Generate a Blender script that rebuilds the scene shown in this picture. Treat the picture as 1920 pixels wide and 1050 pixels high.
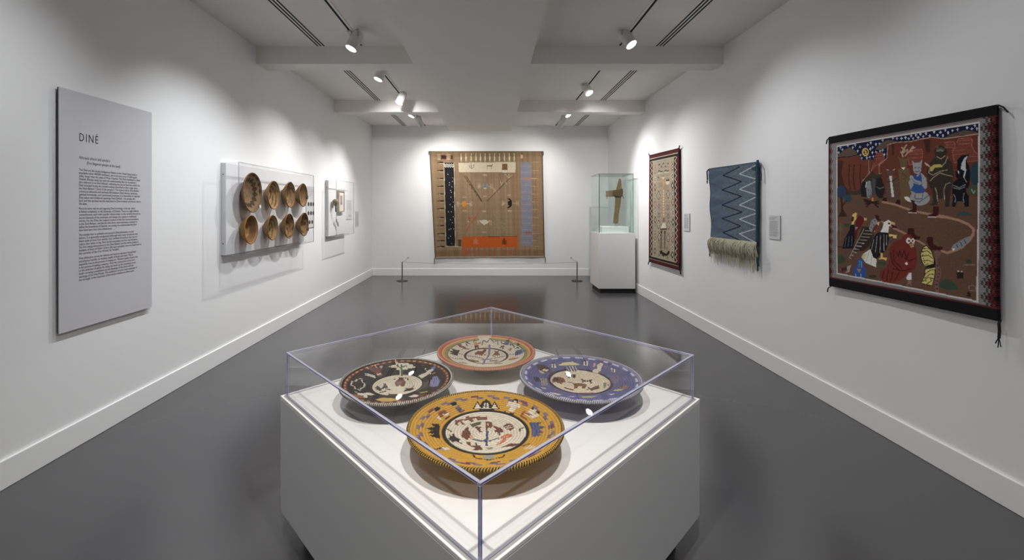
import bpy, bmesh, math, random
import numpy as np
from mathutils import Vector, Matrix

random.seed(7)
RNG = np.random.default_rng(7)
for o in list(bpy.data.objects):
    bpy.data.objects.remove(o, do_unlink=True)
SC = bpy.context.scene
COL = SC.collection
PI = math.pi

# ------------------------------------------------------------------ camera
FOC, CX, CY, EYE = 813.0, 919.0, 389.0, 1.5      # focal length and principal point for a 1920 x 1050 frame
cam = bpy.data.cameras.new('camera')
cam.sensor_fit = 'HORIZONTAL'
cam.sensor_width = 36.0
cam.lens = FOC / 1920 * 36
cam.shift_x = (960 - CX) / 1920
cam.shift_y = -(525 - CY) / 1920
cam.clip_start = 0.05
cam_o = bpy.data.objects.new('camera', cam)
cam_o.location = (0, 0, EYE)
cam_o.rotation_euler = (PI / 2, 0, 0)
COL.objects.link(cam_o)
SC.camera = cam_o

# ------------------------------------------------------------------ world, exposure, spot and fill lamps
w = bpy.data.worlds.new('world')
SC.world = w
w.use_nodes = True
w.node_tree.nodes['Background'].inputs[0].default_value = (1, 1, 1, 1)
w.node_tree.nodes['Background'].inputs[1].default_value = 0.0
SC.view_settings.view_transform = 'Standard'
SC.view_settings.look = 'None'
SC.view_settings.gamma = 1.0
SC.view_settings.exposure = 0.34
SC.view_settings.use_curve_mapping = False
SC.cycles.use_denoising = True
SC.cycles.max_bounces = 10
SC.cycles.diffuse_bounces = 6
SC.cycles.glossy_bounces = 4
SC.cycles.transparent_max_bounces = 24
SC.cycles.sample_clamp_indirect = 6.0
SC.cycles.caustics_reflective = False
SC.cycles.caustics_refractive = False

WARM = (1.0, 0.97, 0.925)
NEUT = (1.0, 0.985, 0.975)
COOL = (0.945, 0.97, 1.0)
CEIL = 3.29
BEAMZ = 3.094
# every track spotlight: name-free table of (track x, track y, lens position, aim, watts, cone degrees, colour, label)
SPOTS = [
    ((-1.42, 4.42), (-1.380, 4.30, 3.076), (-2.48, 3.60, 0.25), 72, 106, COOL, 'largest white spotlight hanging before the first ceiling beam, information panel side'),
    ((-1.42, 5.72), (-1.452, 5.62, 3.159), (-2.50, 5.00, 0.25), 140, 99, NEUT, 'white spotlight just behind the first ceiling beam, basket case side'),
    ((-1.42, 6.94), (-1.409, 6.70, 3.115), (-2.50, 5.95, 0.3), 82, 99, NEUT, 'white spotlight just before the second ceiling beam, basket case side'),
    ((-1.42, 7.74), (-1.387, 7.62, 3.103), (-2.48, 7.15, 0.25), 185, 100, NEUT, 'white spotlight peeping below the second ceiling beam, basket case side'),
    ((1.43, 4.47), (1.418, 4.35, 3.132), (2.50, 3.30, 0.8), 40, 105, COOL, 'white spotlight before the first ceiling beam, aimed at the pictorial weaving'),
    ((1.43, 6.38), (1.430, 6.25, 3.145), (2.55, 5.20, 0.6), 73, 105, NEUT, 'white spotlight between the two ceiling beams, aimed at the blue weaving'),
    ((1.43, 7.72), (1.374, 7.60, 3.117), (2.50, 6.70, 1.1), 150, 105, NEUT, 'white spotlight peeping below the second ceiling beam, glass case side'),
    ((-1.42, 8.40), (-1.34, 8.47, 3.09), (-0.55, 9.5, 1.2), 95, 135, WARM, 'dim spotlight turned to the big brown weaving, basket wall side'),
    ((1.43, 8.40), (1.36, 8.47, 3.09), (0.35, 9.5, 1.2), 50, 135, WARM, 'dim spotlight turned to the big brown weaving, glass case side'),
]
# bare lamps: first two inferred from the plinth shadows, the rest added as fill
UNSEEN_LAMPS = [
    ((-0.40, 0.62, 3.02), (-0.05, 1.75, 0.7), 100, 105, WARM),
    ((0.34, 0.66, 3.02), (0.05, 1.75, 0.7), 122, 105, WARM),
    ((-1.42, 2.25, 3.10), (-2.5, 1.7, 0.55), 48, 117, COOL),
    ((-1.42, 3.30, 3.10), (-2.5, 4.0, 0.6), 58, 96, COOL),
    ((1.43, 2.25, 3.10), (2.6, 2.0, 0.9), 17, 120, COOL),
    ((1.43, 3.50, 3.10), (2.6, 3.6, 0.6), 14, 110, COOL),
    ((0.0, -1.0, 3.02), (0.0, 0.2, 0.0), 40, 150, NEUT),
    ((-1.42, 5.95, 3.14), (-1.5, 9.5, 1.4), 100, 75, NEUT),
    ((1.43, 5.80, 3.14), (1.9, 9.0, 1.0), 150, 80, NEUT),
    ((-1.42, 0.40, 3.10), (-2.6, 0.3, 0.9), 8, 120, COOL),
    ((1.43, 0.40, 3.10), (2.6, 0.3, 0.7), 26, 120, COOL),
]

# ------------------------------------------------------------------ helpers
def lin(c):
    c = np.asarray(c, dtype=float) / 255.0
    return np.where(c <= 0.04045, c / 12.92, ((c + 0.055) / 1.055) ** 2.4)

def at_x(px, py, X):            # point of the plane x = X seen at a photo pixel
    Y = FOC * X / (px - CX)
    return (Y, EYE + (CY - py) / FOC * Y)

def at_y(px, py, Y):
    return ((px - CX) / FOC * Y, EYE + (CY - py) / FOC * Y)

def mat(name, color=(0.5, 0.5, 0.5), rough=0.5, spec=0.5, metal=0.0, noise=0.0, nscale=20.0, bump=0.0, bscale=200.0, coat=0.0, emit=0.0):
    m = bpy.data.materials.new(name)
    m.use_nodes = True
    nt = m.node_tree
    b = nt.nodes['Principled BSDF']
    b.inputs['Base Color'].default_value = (*color, 1)
    b.inputs['Roughness'].default_value = rough
    b.inputs['Specular IOR Level'].default_value = spec
    b.inputs['Metallic'].default_value = metal
    b.inputs['Coat Weight'].default_value = coat
    if emit:
        b.inputs['Emission Color'].default_value = (*color, 1)
        b.inputs['Emission Strength'].default_value = emit
    tc = nt.nodes.new('ShaderNodeTexCoord')
    if noise:
        n = nt.nodes.new('ShaderNodeTexNoise'); n.inputs['Scale'].default_value = nscale; n.inputs['Detail'].default_value = 4
        nt.links.new(tc.outputs['Object'], n.inputs['Vector'])
        r = nt.nodes.new('ShaderNodeMapRange')
        r.inputs[3].default_value = 1 - noise; r.inputs[4].default_value = 1 + noise
        nt.links.new(n.outputs['Fac'], r.inputs[0])
        x = nt.nodes.new('ShaderNodeVectorMath'); x.operation = 'SCALE'
        x.inputs[0].default_value = color
        nt.links.new(r.outputs[0], x.inputs['Scale'])
        nt.links.new(x.outputs[0], b.inputs['Base Color'])
    if bump:
        n = nt.nodes.new('ShaderNodeTexNoise'); n.inputs['Scale'].default_value = bscale; n.inputs['Detail'].default_value = 3
        nt.links.new(tc.outputs['Object'], n.inputs['Vector'])
        bp = nt.nodes.new('ShaderNodeBump'); bp.inputs['Strength'].default_value = bump; bp.inputs['Distance'].default_value = 0.002
        nt.links.new(n.outputs['Fac'], bp.inputs['Height'])
        nt.links.new(bp.outputs[0], b.inputs['Normal'])
    return m

def attr_mat(name, rough=0.9, spec=0.15, wave=0.0, wscale=150.0, bump=0.25, bscale=180.0, noise=0.12, nscale=120.0):
    """colour from the painted 'Col' attribute, thread noise and ribs on top"""
    m = bpy.data.materials.new(name)
    m.use_nodes = True
    nt = m.node_tree
    b = nt.nodes['Principled BSDF']
    b.inputs['Roughness'].default_value = rough
    b.inputs['Specular IOR Level'].default_value = spec
    a = nt.nodes.new('ShaderNodeAttribute'); a.attribute_name = 'Col'
    tc = nt.nodes.new('ShaderNodeTexCoord')
    n = nt.nodes.new('ShaderNodeTexNoise'); n.inputs['Scale'].default_value = nscale; n.inputs['Detail'].default_value = 3
    nt.links.new(tc.outputs['Object'], n.inputs['Vector'])
    r = nt.nodes.new('ShaderNodeMapRange'); r.inputs[3].default_value = 1 - noise; r.inputs[4].default_value = 1 + noise
    nt.links.new(n.outputs['Fac'], r.inputs[0])
    x = nt.nodes.new('ShaderNodeVectorMath'); x.operation = 'SCALE'
    nt.links.new(a.outputs['Color'], x.inputs[0]); nt.links.new(r.outputs[0], x.inputs['Scale'])
    nt.links.new(x.outputs[0], b.inputs['Base Color'])
    n2 = nt.nodes.new('ShaderNodeTexNoise'); n2.inputs['Scale'].default_value = bscale
    nt.links.new(tc.outputs['Object'], n2.inputs['Vector'])
    h = n2.outputs['Fac']
    if wave:
        wv = nt.nodes.new('ShaderNodeTexWave'); wv.bands_direction = 'Z'; wv.inputs['Scale'].default_value = wscale
        wv.inputs['Distortion'].default_value = 1.0
        nt.links.new(tc.outputs['Object'], wv.inputs['Vector'])
        ad = nt.nodes.new('ShaderNodeMath'); ad.operation = 'MULTIPLY_ADD'
        nt.links.new(wv.outputs['Fac'], ad.inputs[0]); ad.inputs[1].default_value = wave
        nt.links.new(h, ad.inputs[2]); h = ad.outputs[0]
    bp = nt.nodes.new('ShaderNodeBump'); bp.inputs['Strength'].default_value = bump; bp.inputs['Distance'].default_value = 0.003
    nt.links.new(h, bp.inputs['Height']); nt.links.new(bp.outputs[0], b.inputs['Normal'])
    return m

def clear_mat(name, tint=(1, 1, 1), base=0.035, gain=0.9, body=0.0, bodycol=(0.6, 0.62, 0.85)):
    """clear sheet: straight-through transparency plus a Schlick reflection, the same from both sides"""
    m = bpy.data.materials.new(name)
    m.use_nodes = True
    nt = m.node_tree
    nt.nodes.remove(nt.nodes['Principled BSDF'])
    out = nt.nodes['Material Output']
    g = nt.nodes.new('ShaderNodeNewGeometry')
    d = nt.nodes.new('ShaderNodeVectorMath'); d.operation = 'DOT_PRODUCT'
    nt.links.new(g.outputs['Normal'], d.inputs[0]); nt.links.new(g.outputs['Incoming'], d.inputs[1])
    def mth(op, a, b=None):
        k = nt.nodes.new('ShaderNodeMath'); k.operation = op; k.use_clamp = op in ('SUBTRACT', 'MULTIPLY_ADD')
        for i, v in enumerate((a, b)):
            if v is None: continue
            if isinstance(v, (int, float)): k.inputs[i].default_value = v
            else: nt.links.new(v, k.inputs[i])
        return k
    ab = mth('ABSOLUTE', d.outputs['Value'])
    om = mth('SUBTRACT', 1.0, ab.outputs[0])
    pw = mth('POWER', om.outputs[0], 5.0)
    ma = mth('MULTIPLY_ADD', pw.outputs[0], gain); ma.inputs[2].default_value = base
    tr = nt.nodes.new('ShaderNodeBsdfTransparent'); tr.inputs[0].default_value = (*tint, 1)
    gl = nt.nodes.new('ShaderNodeBsdfGlossy'); gl.inputs['Roughness'].default_value = 0.01
    first = tr.outputs[0]
    if body:
        df = nt.nodes.new('ShaderNodeBsdfDiffuse'); df.inputs[0].default_value = (*bodycol, 1)
        mx0 = nt.nodes.new('ShaderNodeMixShader'); mx0.inputs[0].default_value = body
        nt.links.new(first, mx0.inputs[1]); nt.links.new(df.outputs[0], mx0.inputs[2]); first = mx0.outputs[0]
    mx = nt.nodes.new('ShaderNodeMixShader')
    nt.links.new(ma.outputs[0], mx.inputs[0]); nt.links.new(first, mx.inputs[1]); nt.links.new(gl.outputs[0], mx.inputs[2])
    nt.links.new(mx.outputs[0], out.inputs['Surface'])
    return m

def wloc(o):
    v = Vector((0, 0, 0))
    while o is not None:
        v += o.location; o = o.parent
    return v

def link(name, me, parent=None, loc=None):
    o = bpy.data.objects.new(name, me)
    COL.objects.link(o)
    if parent is not None: o.parent = parent
    if loc is not None: o.location = loc
    return o

def mesh_obj(name, V, F, m, parent=None, smooth=False, local=False, fmat=None, col=None):
    """V in world metres (or in the parent's own frame with local=True); top-level meshes get their origin at their base centre"""
    V = np.asarray(V, dtype=float)
    loc = None
    if not local:
        if parent is not None:
            V = V - np.array(wloc(parent))
        else:
            c = np.array([(V[:, 0].min() + V[:, 0].max()) / 2, (V[:, 1].min() + V[:, 1].max()) / 2, V[:, 2].min()])
            V = V - c; loc = c
    me = bpy.data.meshes.new(name)
    me.from_pydata(V.tolist(), [], [tuple(int(i) for i in f) for f in F])
    for mm in (m if isinstance(m, (list, tuple)) else [m]):
        me.materials.append(mm)
    if fmat is not None: me.polygons.foreach_set('material_index', np.asarray(fmat, dtype=np.int32))
    if smooth: me.polygons.foreach_set('use_smooth', np.ones(len(F), dtype=bool))
    if col is not None:
        at = me.color_attributes.new('Col', 'FLOAT_COLOR', 'POINT')
        at.data.foreach_set('color', np.concatenate([col, np.ones((len(col), 1))], 1).astype(np.float32).ravel())
    me.update()
    return link(name, me, parent, loc)

def tag(o, label=None, cat=None, group=None, kind=None):
    if label: o['label'] = label
    if cat: o['category'] = cat
    if group: o['group'] = group
    if kind: o['kind'] = kind
    return o

def thing(name, label, cat, loc, rz=0.0, group=None):
    o = bpy.data.objects.new(name, None)
    o.empty_display_size = 0.1
    COL.objects.link(o)
    o.location = loc; o.rotation_euler = (0, 0, rz)
    return tag(o, label, cat, group)

def box_vf(x0, x1, y0, y1, z0, z1, bev=0.0, seg=2):
    bm = bmesh.new()
    bmesh.ops.create_cube(bm, size=1)
    for v in bm.verts:
        v.co = ((x0 + x1) / 2 + v.co.x * (x1 - x0), (y0 + y1) / 2 + v.co.y * (y1 - y0), (z0 + z1) / 2 + v.co.z * (z1 - z0))
    if bev:
        bmesh.ops.bevel(bm, geom=list(bm.edges), offset=bev, segments=seg, affect='EDGES', profile=0.5)
    bm.verts.index_update()
    V = np.array([v.co[:] for v in bm.verts]); F = [[v.index for v in f.verts] for f in bm.faces]
    bm.free()
    return V, F

def box(name, b, m, parent=None, bev=0.0, local=False):
    V, F = box_vf(*b, bev=bev)
    return mesh_obj(name, V, F, m, parent, local=local)

def join(parts):
    Vs, Fs, n = [], [], 0
    for V, F in parts:
        Vs.append(np.asarray(V)); Fs += [[i + n for i in f] for f in F]; n += len(V)
    return np.concatenate(Vs), Fs

def lathe_vf(prof, n=32, close=True):
    """profile of (r, z) turned about z"""
    V, F = [], []
    ring = []
    for r, z in prof:
        if r < 1e-6:
            ring.append([len(V)]); V.append((0, 0, z))
        else:
            ring.append(list(range(len(V), len(V) + n)))
            V += [(r * math.cos(2 * PI * k / n), r * math.sin(2 * PI * k / n), z) for k in range(n)]
    for a, b in zip(ring, ring[1:]):
        for k in range(n):
            k2 = (k + 1) % n
            if len(a) == 1 and len(b) == 1: continue
            if len(a) == 1: F.append((a[0], b[k2], b[k]))
            elif len(b) == 1: F.append((a[k], a[k2], b[0]))
            else: F.append((a[k], a[k2], b[k2], b[k]))
    return np.array(V), F

def xform(V, M):
    V = np.asarray(V); A = np.array(M.to_4x4())
    return V @ A[:3, :3].T + A[:3, 3]

def tube_vf(pts, r, n=6, caps=True):
    pts = [Vector(p) for p in pts]
    rs = r if isinstance(r, (list, tuple)) else [r] * len(pts)
    V, F = [], []
    up = None
    for i, p in enumerate(pts):
        t = (pts[min(i + 1, len(pts) - 1)] - pts[max(i - 1, 0)]).normalized()
        if up is None:
            up = Vector((0, 0, 1)) if abs(t.z) < 0.9 else Vector((1, 0, 0))
        s = t.cross(up).normalized(); up = s.cross(t).normalized()
        for k in range(n):
            a = 2 * PI * k / n
            V.append(tuple(p + (s * math.cos(a) + up * math.sin(a)) * rs[i]))
    for i in range(len(pts) - 1):
        for k in range(n):
            k2 = (k + 1) % n
            F.append((i * n + k, i * n + k2, (i + 1) * n + k2, (i + 1) * n + k))
    if caps:
        F.append(tuple(range(n))[::-1]); F.append(tuple(range((len(pts) - 1) * n, len(pts) * n)))
    return np.array(V), F

def text_vf(body, size, shear=0.0, spacing=1.0):
    cu = bpy.data.curves.new('print', 'FONT')
    cu.body = body; cu.size = size; cu.shear = shear; cu.space_character = spacing
    cu.resolution_u = 2
    cu.fill_mode = 'FRONT'
    o = bpy.data.objects.new('print', cu)
    COL.objects.link(o)
    dg = bpy.context.evaluated_depsgraph_get()
    me = bpy.data.meshes.new_from_object(o.evaluated_get(dg))
    V = np.array([v.co[:] for v in me.vertices]).reshape(-1, 3); F = [list(p.vertices) for p in me.polygons]
    bpy.data.objects.remove(o, do_unlink=True); bpy.data.curves.remove(cu); bpy.data.meshes.remove(me)
    return V, F

def sat(C, f):
    l = C @ np.array([.2126, .7152, .0722])
    return l[:, None] + (C - l[:, None]) * f

# ------------------------------------------------------------------ weaving painter
class Canvas:
    """colours for a cloud of surface points; shapes are given in authoring units and carried to the surface by conv"""
    def __init__(self, P, base, conv=lambda x, y: (x, y)):
        self.P = np.asarray(P, dtype=float); self.C = np.tile(lin(base), (len(P), 1)); self.conv = conv
    def pts(self, f):
        return np.array([self.conv(f[i], f[i + 1]) for i in range(0, len(f), 2)])
    def mask_poly(self, q):
        P = self.P
        lo, hi = q.min(0), q.max(0)
        idx = np.nonzero((P[:, 0] >= lo[0]) & (P[:, 0] <= hi[0]) & (P[:, 1] >= lo[1]) & (P[:, 1] <= hi[1]))[0]
        x, y = P[idx, 0], P[idx, 1]
        ins = np.zeros(len(idx), bool)
        n = len(q)
        for i in range(n):
            x1, y1 = q[i]; x2, y2 = q[(i + 1) % n]
            if y1 == y2: continue
            c = ((y1 > y) != (y2 > y)) & (x < (x2 - x1) * (y - y1) / (y2 - y1) + x1)
            ins ^= c
        return idx[ins]
    def p(self, col, *f):
        self.C[self.mask_poly(self.pts(f))] = lin(col)
    def e(self, col, cx, cy, rx, ry, n=18):
        f = []
        for k in range(n):
            f += [cx + rx * math.cos(2 * PI * k / n), cy + ry * math.sin(2 * PI * k / n)]
        self.p(col, *f)
    def r(self, col, x0, y0, x1, y1):
        self.p(col, x0, y0, x1, y0, x1, y1, x0, y1)
    def l(self, col, wd, *f):
        q = self.pts(f); P = self.P
        for a, b in zip(q, q[1:]):
            lo = np.minimum(a, b) - wd; hi = np.maximum(a, b) + wd
            idx = np.nonzero((P[:, 0] >= lo[0]) & (P[:, 0] <= hi[0]) & (P[:, 1] >= lo[1]) & (P[:, 1] <= hi[1]))[0]
            if not len(idx): continue
            d = b - a; L = max((d ** 2).sum(), 1e-12)
            t = np.clip(((P[idx] - a) @ d) / L, 0, 1)
            dist = np.sqrt((((a + t[:, None] * d) - P[idx]) ** 2).sum(1))
            self.C[idx[dist <= wd / 2]] = lin(col)

def cloth(name, corners, conv3, nu, nv, paint, m, parent, thick=0.012, wav=None):
    """a hanging weaving: corner points TL, TR, BR, BL in its own plane, painted front, real thickness"""
    u = np.linspace(0, 1, nu + 1); v = np.linspace(0, 1, nv + 1)
    U, Vv = np.meshgrid(u, v)
    U, Vv = U.ravel(), Vv.ravel()
    TL, TR, BR, BL = [np.array(c) for c in corners]
    P = ((1 - U) * (1 - Vv))[:, None] * TL + (U * (1 - Vv))[:, None] * TR + (U * Vv)[:, None] * BR + ((1 - U) * Vv)[:, None] * BL
    C = paint(P, U, Vv)
    off = np.zeros(len(P)) if wav is None else wav(U, Vv)
    front = np.array([conv3(p[0], p[1], o + thick) for p, o in zip(P, off)])
    W = nu + 1
    idx = np.arange(len(P)).reshape(nv + 1, W)
    F = np.stack([idx[:-1, :-1], idx[1:, :-1], idx[1:, 1:], idx[:-1, 1:]], -1).reshape(-1, 4).tolist()
    ring = list(idx[0, :]) + list(idx[1:, -1]) + list(idx[-1, -2::-1]) + list(idx[-2:0:-1, 0])
    back = np.array([conv3(P[i][0], P[i][1], off[i] * 0.5) for i in ring])
    n0 = len(front); k = len(ring)
    for i in range(k):
        j = (i + 1) % k
        F.append([ring[i], ring[j], n0 + j, n0 + i])
    F.append([n0 + i for i in range(k)])
    V = np.concatenate([front, back]); C2 = np.concatenate([C, C[ring]])
    return mesh_obj(name, V, F, m, parent, col=C2, smooth=False)

# ------------------------------------------------------------------ materials of the room
M_WALL = mat('wall_paint', (0.83, 0.83, 0.83), 0.6, 0.3, noise=0.015, nscale=3, bump=0.06, bscale=220)
M_CEIL = mat('ceiling_paint', (0.88, 0.85, 0.815), 0.75, 0.2, noise=0.02, nscale=3, bump=0.05, bscale=180)
M_TRIM = mat('trim_paint', (0.85, 0.85, 0.85), 0.4, 0.4, bump=0.02, bscale=100)
M_FLOOR = mat('floor_resin', (0.068, 0.0675, 0.072), 0.22, 0.7, noise=0.05, nscale=1.3, bump=0.03, bscale=40)
M_PLINTH = mat('plinth_paint', (0.74, 0.74, 0.735), 0.45, 0.35, noise=0.01, nscale=6, bump=0.04, bscale=250)
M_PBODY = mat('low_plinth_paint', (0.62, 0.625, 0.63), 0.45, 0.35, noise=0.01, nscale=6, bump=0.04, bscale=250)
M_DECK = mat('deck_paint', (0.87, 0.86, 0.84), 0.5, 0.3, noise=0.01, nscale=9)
M_GROOVESHADE = mat('groove_shade_grey', (0.34, 0.335, 0.33), 0.6, 0.2, noise=0.05, nscale=60)  # grey standing in for the shade in the groove round the deck
M_KICK = mat('kick_black', (0.018, 0.018, 0.02), 0.5, 0.3, noise=0.2, nscale=30)
M_BLACK = mat('black_metal', (0.012, 0.012, 0.013), 0.7, 0.2, metal=0.0, noise=0.1, nscale=50)
M_STEEL = mat('grey_steel', (0.09, 0.09, 0.092), 0.35, 0.5, metal=0.7, noise=0.08, nscale=60)
M_WHITEM = mat('white_enamel', (0.72, 0.71, 0.69), 0.4, 0.5, noise=0.02, nscale=30)
M_GREYM = mat('silver_metal', (0.5, 0.5, 0.5), 0.35, 0.5, metal=0.8, noise=0.05, nscale=40)
M_LAMP = mat('lamp_lens', (1.0, 0.98, 0.95), 0.3, emit=25.0)
M_LAMPDIM = mat('lamp_lens_turned', (1.0, 0.98, 0.95), 0.3, emit=12.0)
M_INK = mat('black_ink', (0.03, 0.03, 0.035), 0.7, 0.2, noise=0.05, nscale=90)
M_INKGREY = mat('grey_ink', (0.25, 0.25, 0.26), 0.7, 0.2, noise=0.05, nscale=90)
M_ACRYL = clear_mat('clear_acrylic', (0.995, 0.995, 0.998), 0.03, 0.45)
M_ACLIT = clear_mat('acrylic_edge_lit', (0.80, 0.81, 0.90), 0.10, 0.6, body=0.42, bodycol=(0.86, 0.86, 0.97))  # bright refraction line of the acrylic edges, put into the colour
M_ACSHADE = clear_mat('acrylic_edge_shade', (0.66, 0.67, 0.84), 0.12, 0.6, body=0.40, bodycol=(0.20, 0.20, 0.46))  # dark refraction line of the same edges, put into the colour
M_WACRYL = clear_mat('wall_acrylic', (0.99, 0.99, 0.993), 0.025, 0.4)
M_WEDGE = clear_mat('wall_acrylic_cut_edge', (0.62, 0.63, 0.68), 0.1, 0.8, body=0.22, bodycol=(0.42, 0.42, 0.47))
M_GLASS = clear_mat('green_glass', (0.955, 0.985, 0.978), 0.035, 0.8)
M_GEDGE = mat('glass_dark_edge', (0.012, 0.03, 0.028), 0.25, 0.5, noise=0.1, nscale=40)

# ------------------------------------------------------------------ room shell
XL, XR, YB, YF = -2.60, 2.59, 9.53, -3.2
def structure(name, b, m, bev=0.0):
    return tag(box(name, b, m, None, bev), kind='structure')
structure('floor', (XL - .1, XR + .1, YF - .1, YB + .1, -0.1, 0), M_FLOOR)
structure('ceiling', (XL - .1, XR + .1, YF - .1, YB + .1, CEIL, CEIL + .1), M_CEIL)
structure('wall_left', (XL - .1, XL, YF - .1, YB + .1, 0, CEIL), M_WALL)
structure('wall_right', (XR, XR + .1, YF - .1, YB + .1, 0, CEIL), M_WALL)
structure('wall_back', (XL, XR, YB, YB + .1, 0, CEIL), M_WALL)
structure('wall_front', (XL, XR, YF - .1, YF, 0, CEIL), mat('front_wall_paint', (0.28, 0.28, 0.29), 0.6, 0.3, noise=0.015, nscale=3))
def baseboard(name, b):
    structure(name, b, M_TRIM, 0.004)
baseboard('baseboard_left', (XL, XL + .016, YF, YB, 0, 0.155))
baseboard('baseboard_right', (XR - .016, XR, YF, YB, 0, 0.155))
baseboard('baseboard_back', (XL + .016, XR - .016, YB - .016, YB, 0, 0.155))
k = 1
BUL, BUR = -0.853, 0.446
structure('trim_%d' % k, (BUL, BUR, YF, 9.0, BEAMZ, CEIL), M_CEIL); k += 1      # dropped bulkhead
for y0, y1 in ((2.38, 2.60), (4.815, 5.045), (7.24, 7.455)):                      # cross beams, flush with it
    structure('trim_%d' % k, (XL, BUL, y0, y1, BEAMZ, CEIL), M_CEIL); k += 1
    structure('trim_%d' % k, (BUR, XR, y0, y1, BEAMZ, CEIL), M_CEIL); k += 1

# slot diffusers and light tracks, bay by bay
BAYS = [(2.60, 4.815, 'nearest the viewer'), (5.045, 7.24, 'in the middle bay'), (7.455, 9.50, 'beside the back wall')]
for side, sx, word in ((-1, -1.872, 'basket'), (1, 1.878, 'weaving')):
    for y0, y1, bay in BAYS:
        r = thing('slot_diffuser', 'three-slot black air diffuser in the ceiling, %s side, %s' % (word, bay), 'air vent', (sx, (y0 + y1) / 2, CEIL), 0, 'ceiling slot diffusers')
        box('flange', (sx - .056, sx + .056, y0 + .01, y1 - .01, CEIL - .003, CEIL + .001), M_CEIL, r)
        for dx in (-.035, 0, .035):
            box('slot', (sx + dx - .0075, sx + dx + .0075, y0 + .015, y1 - .015, CEIL - .0045, CEIL - .0028), M_BLACK, r)
    for y0, y1, bay in BAYS:
        x = side * 1.42 if side < 0 else 1.43
        r = thing('light_track', 'thin black lighting track in the ceiling, %s side, %s' % (word, bay), 'light track', (x, (y0 + y1) / 2, CEIL), 0, 'ceiling light tracks')
        for dx in (-.024, .024):
            box('rail_edge', (x + dx - .012, x + dx + .012, y0 + .03, y1 - .03, CEIL - .006, CEIL + .001), M_CEIL, r)
        box('channel', (x - .0125, x + .0125, y0 + .03, y1 - .03, CEIL - .0035, CEIL + .001), M_BLACK, r)

# spotlights
def spot_lamp(parent, pos, aim, watts, cone, colour, rad=0.035):
    l = bpy.data.lights.new('spot_beam', 'SPOT')
    l.energy = watts; l.spot_size = math.radians(cone); l.spot_blend = 1.0; l.color = colour; l.shadow_soft_size = rad
    o = bpy.data.objects.new('spot_beam', l)
    COL.objects.link(o)
    d = Vector(aim) - Vector(pos)
    q = d.to_track_quat('-Z', 'Y').to_euler()
    if parent is not None:
        o.parent = parent; o.location = Vector(pos) - wloc(parent)
    else:
        o.location = pos
    o.rotation_euler = q
    return o
def spotlight(trk, lens, aim, watts, cone, colour, label):
    tx, ty = trk
    r = thing('track_spotlight', label, 'spotlight', (tx, ty, CEIL), 0, 'track spotlights')
    lens = Vector(lens); d = (Vector(aim) - lens).normalized()
    M = Matrix.Translation(lens) @ d.to_track_quat('-Z', 'Y').to_matrix().to_4x4()
    box('adapter', (tx - .02, tx + .02, ty - .065, ty + .065, CEIL - .03, CEIL - .0065), M_WHITEM, r, 0.004)
    V, F = lathe_vf([(0, .20), (.030, .20), (.046, .188), (.056, .165), (.060, .12), (.060, 0.0), (.055, -.004), (.053, .004), (0, .004)], 32)
    h = mesh_obj('housing', xform(V, M), F, M_WHITEM, r, smooth=False)
    h.data.polygons.foreach_set('use_smooth', np.ones(len(F), dtype=bool))
    back = lens - d * .13
    side = d.cross(Vector((0, 0, 1))).normalized() * .065
    top = Vector((tx, ty, CEIL - .028))
    V1, F1 = tube_vf([top, top - Vector((0, 0, .02)), back - side * .2 + Vector((0, 0, .075))], .011, 10)
    V2, F2 = tube_vf([back - side + Vector((0, 0, 0)), back - side * .7 + Vector((0, 0, .07)), back + side * .7 + Vector((0, 0, .07)), back + side], .007, 8)
    V, F = join([(V1, F1), (V2, F2)])
    mesh_obj('yoke', V, F, M_GREYM, r)
    V, F = lathe_vf([(0, -.001), (.050, -.001), (.051, .003), (0, .003)], 32)
    mesh_obj('lens', xform(V, M), F, M_LAMP if aim[1] < 9 else M_LAMPDIM, h)
    spot_lamp(r, tuple(lens + d * .012), aim, watts, cone, colour)
for s in SPOTS: spotlight(*s)
for pos, aim, watts, cone, colour in UNSEEN_LAMPS: spot_lamp(None, pos, aim, watts, cone, colour)  # no housings here, mostly added fill light

# ------------------------------------------------------------------ the clear covers: panes of sheet with their cut edges
def pane(name, a, b, n, t, m, me, parent, local):
    """rectangular sheet: a, b are opposite edge vectors from corner p; see cover()"""
    p, e1, e2 = [np.array(v, float) for v in (a, b[0], b[1])]
    nn = np.array(n, float)
    V = [p, p + e1, p + e1 + e2, p + e2]
    V = V + [v + nn * t for v in V]
    F = [(0, 1, 2, 3), (4, 5, 6, 7), (0, 1, 5, 4), (1, 2, 6, 5), (2, 3, 7, 6), (3, 0, 4, 7)]
    return mesh_obj(name, V, F, [m, me], parent, local=local, fmat=[0, 0, 1, 1, 1, 1])
def strip(name, a, b, t, m, parent, local):
    a = np.array(a, float); b = np.array(b, float)
    lo = np.minimum(a, b) - t / 2; hi = np.maximum(a, b) + t / 2
    V, F = box_vf(lo[0], hi[0], lo[1], hi[1], lo[2], hi[2])
    return mesh_obj(name, V, F, m, parent, local=local)

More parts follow.
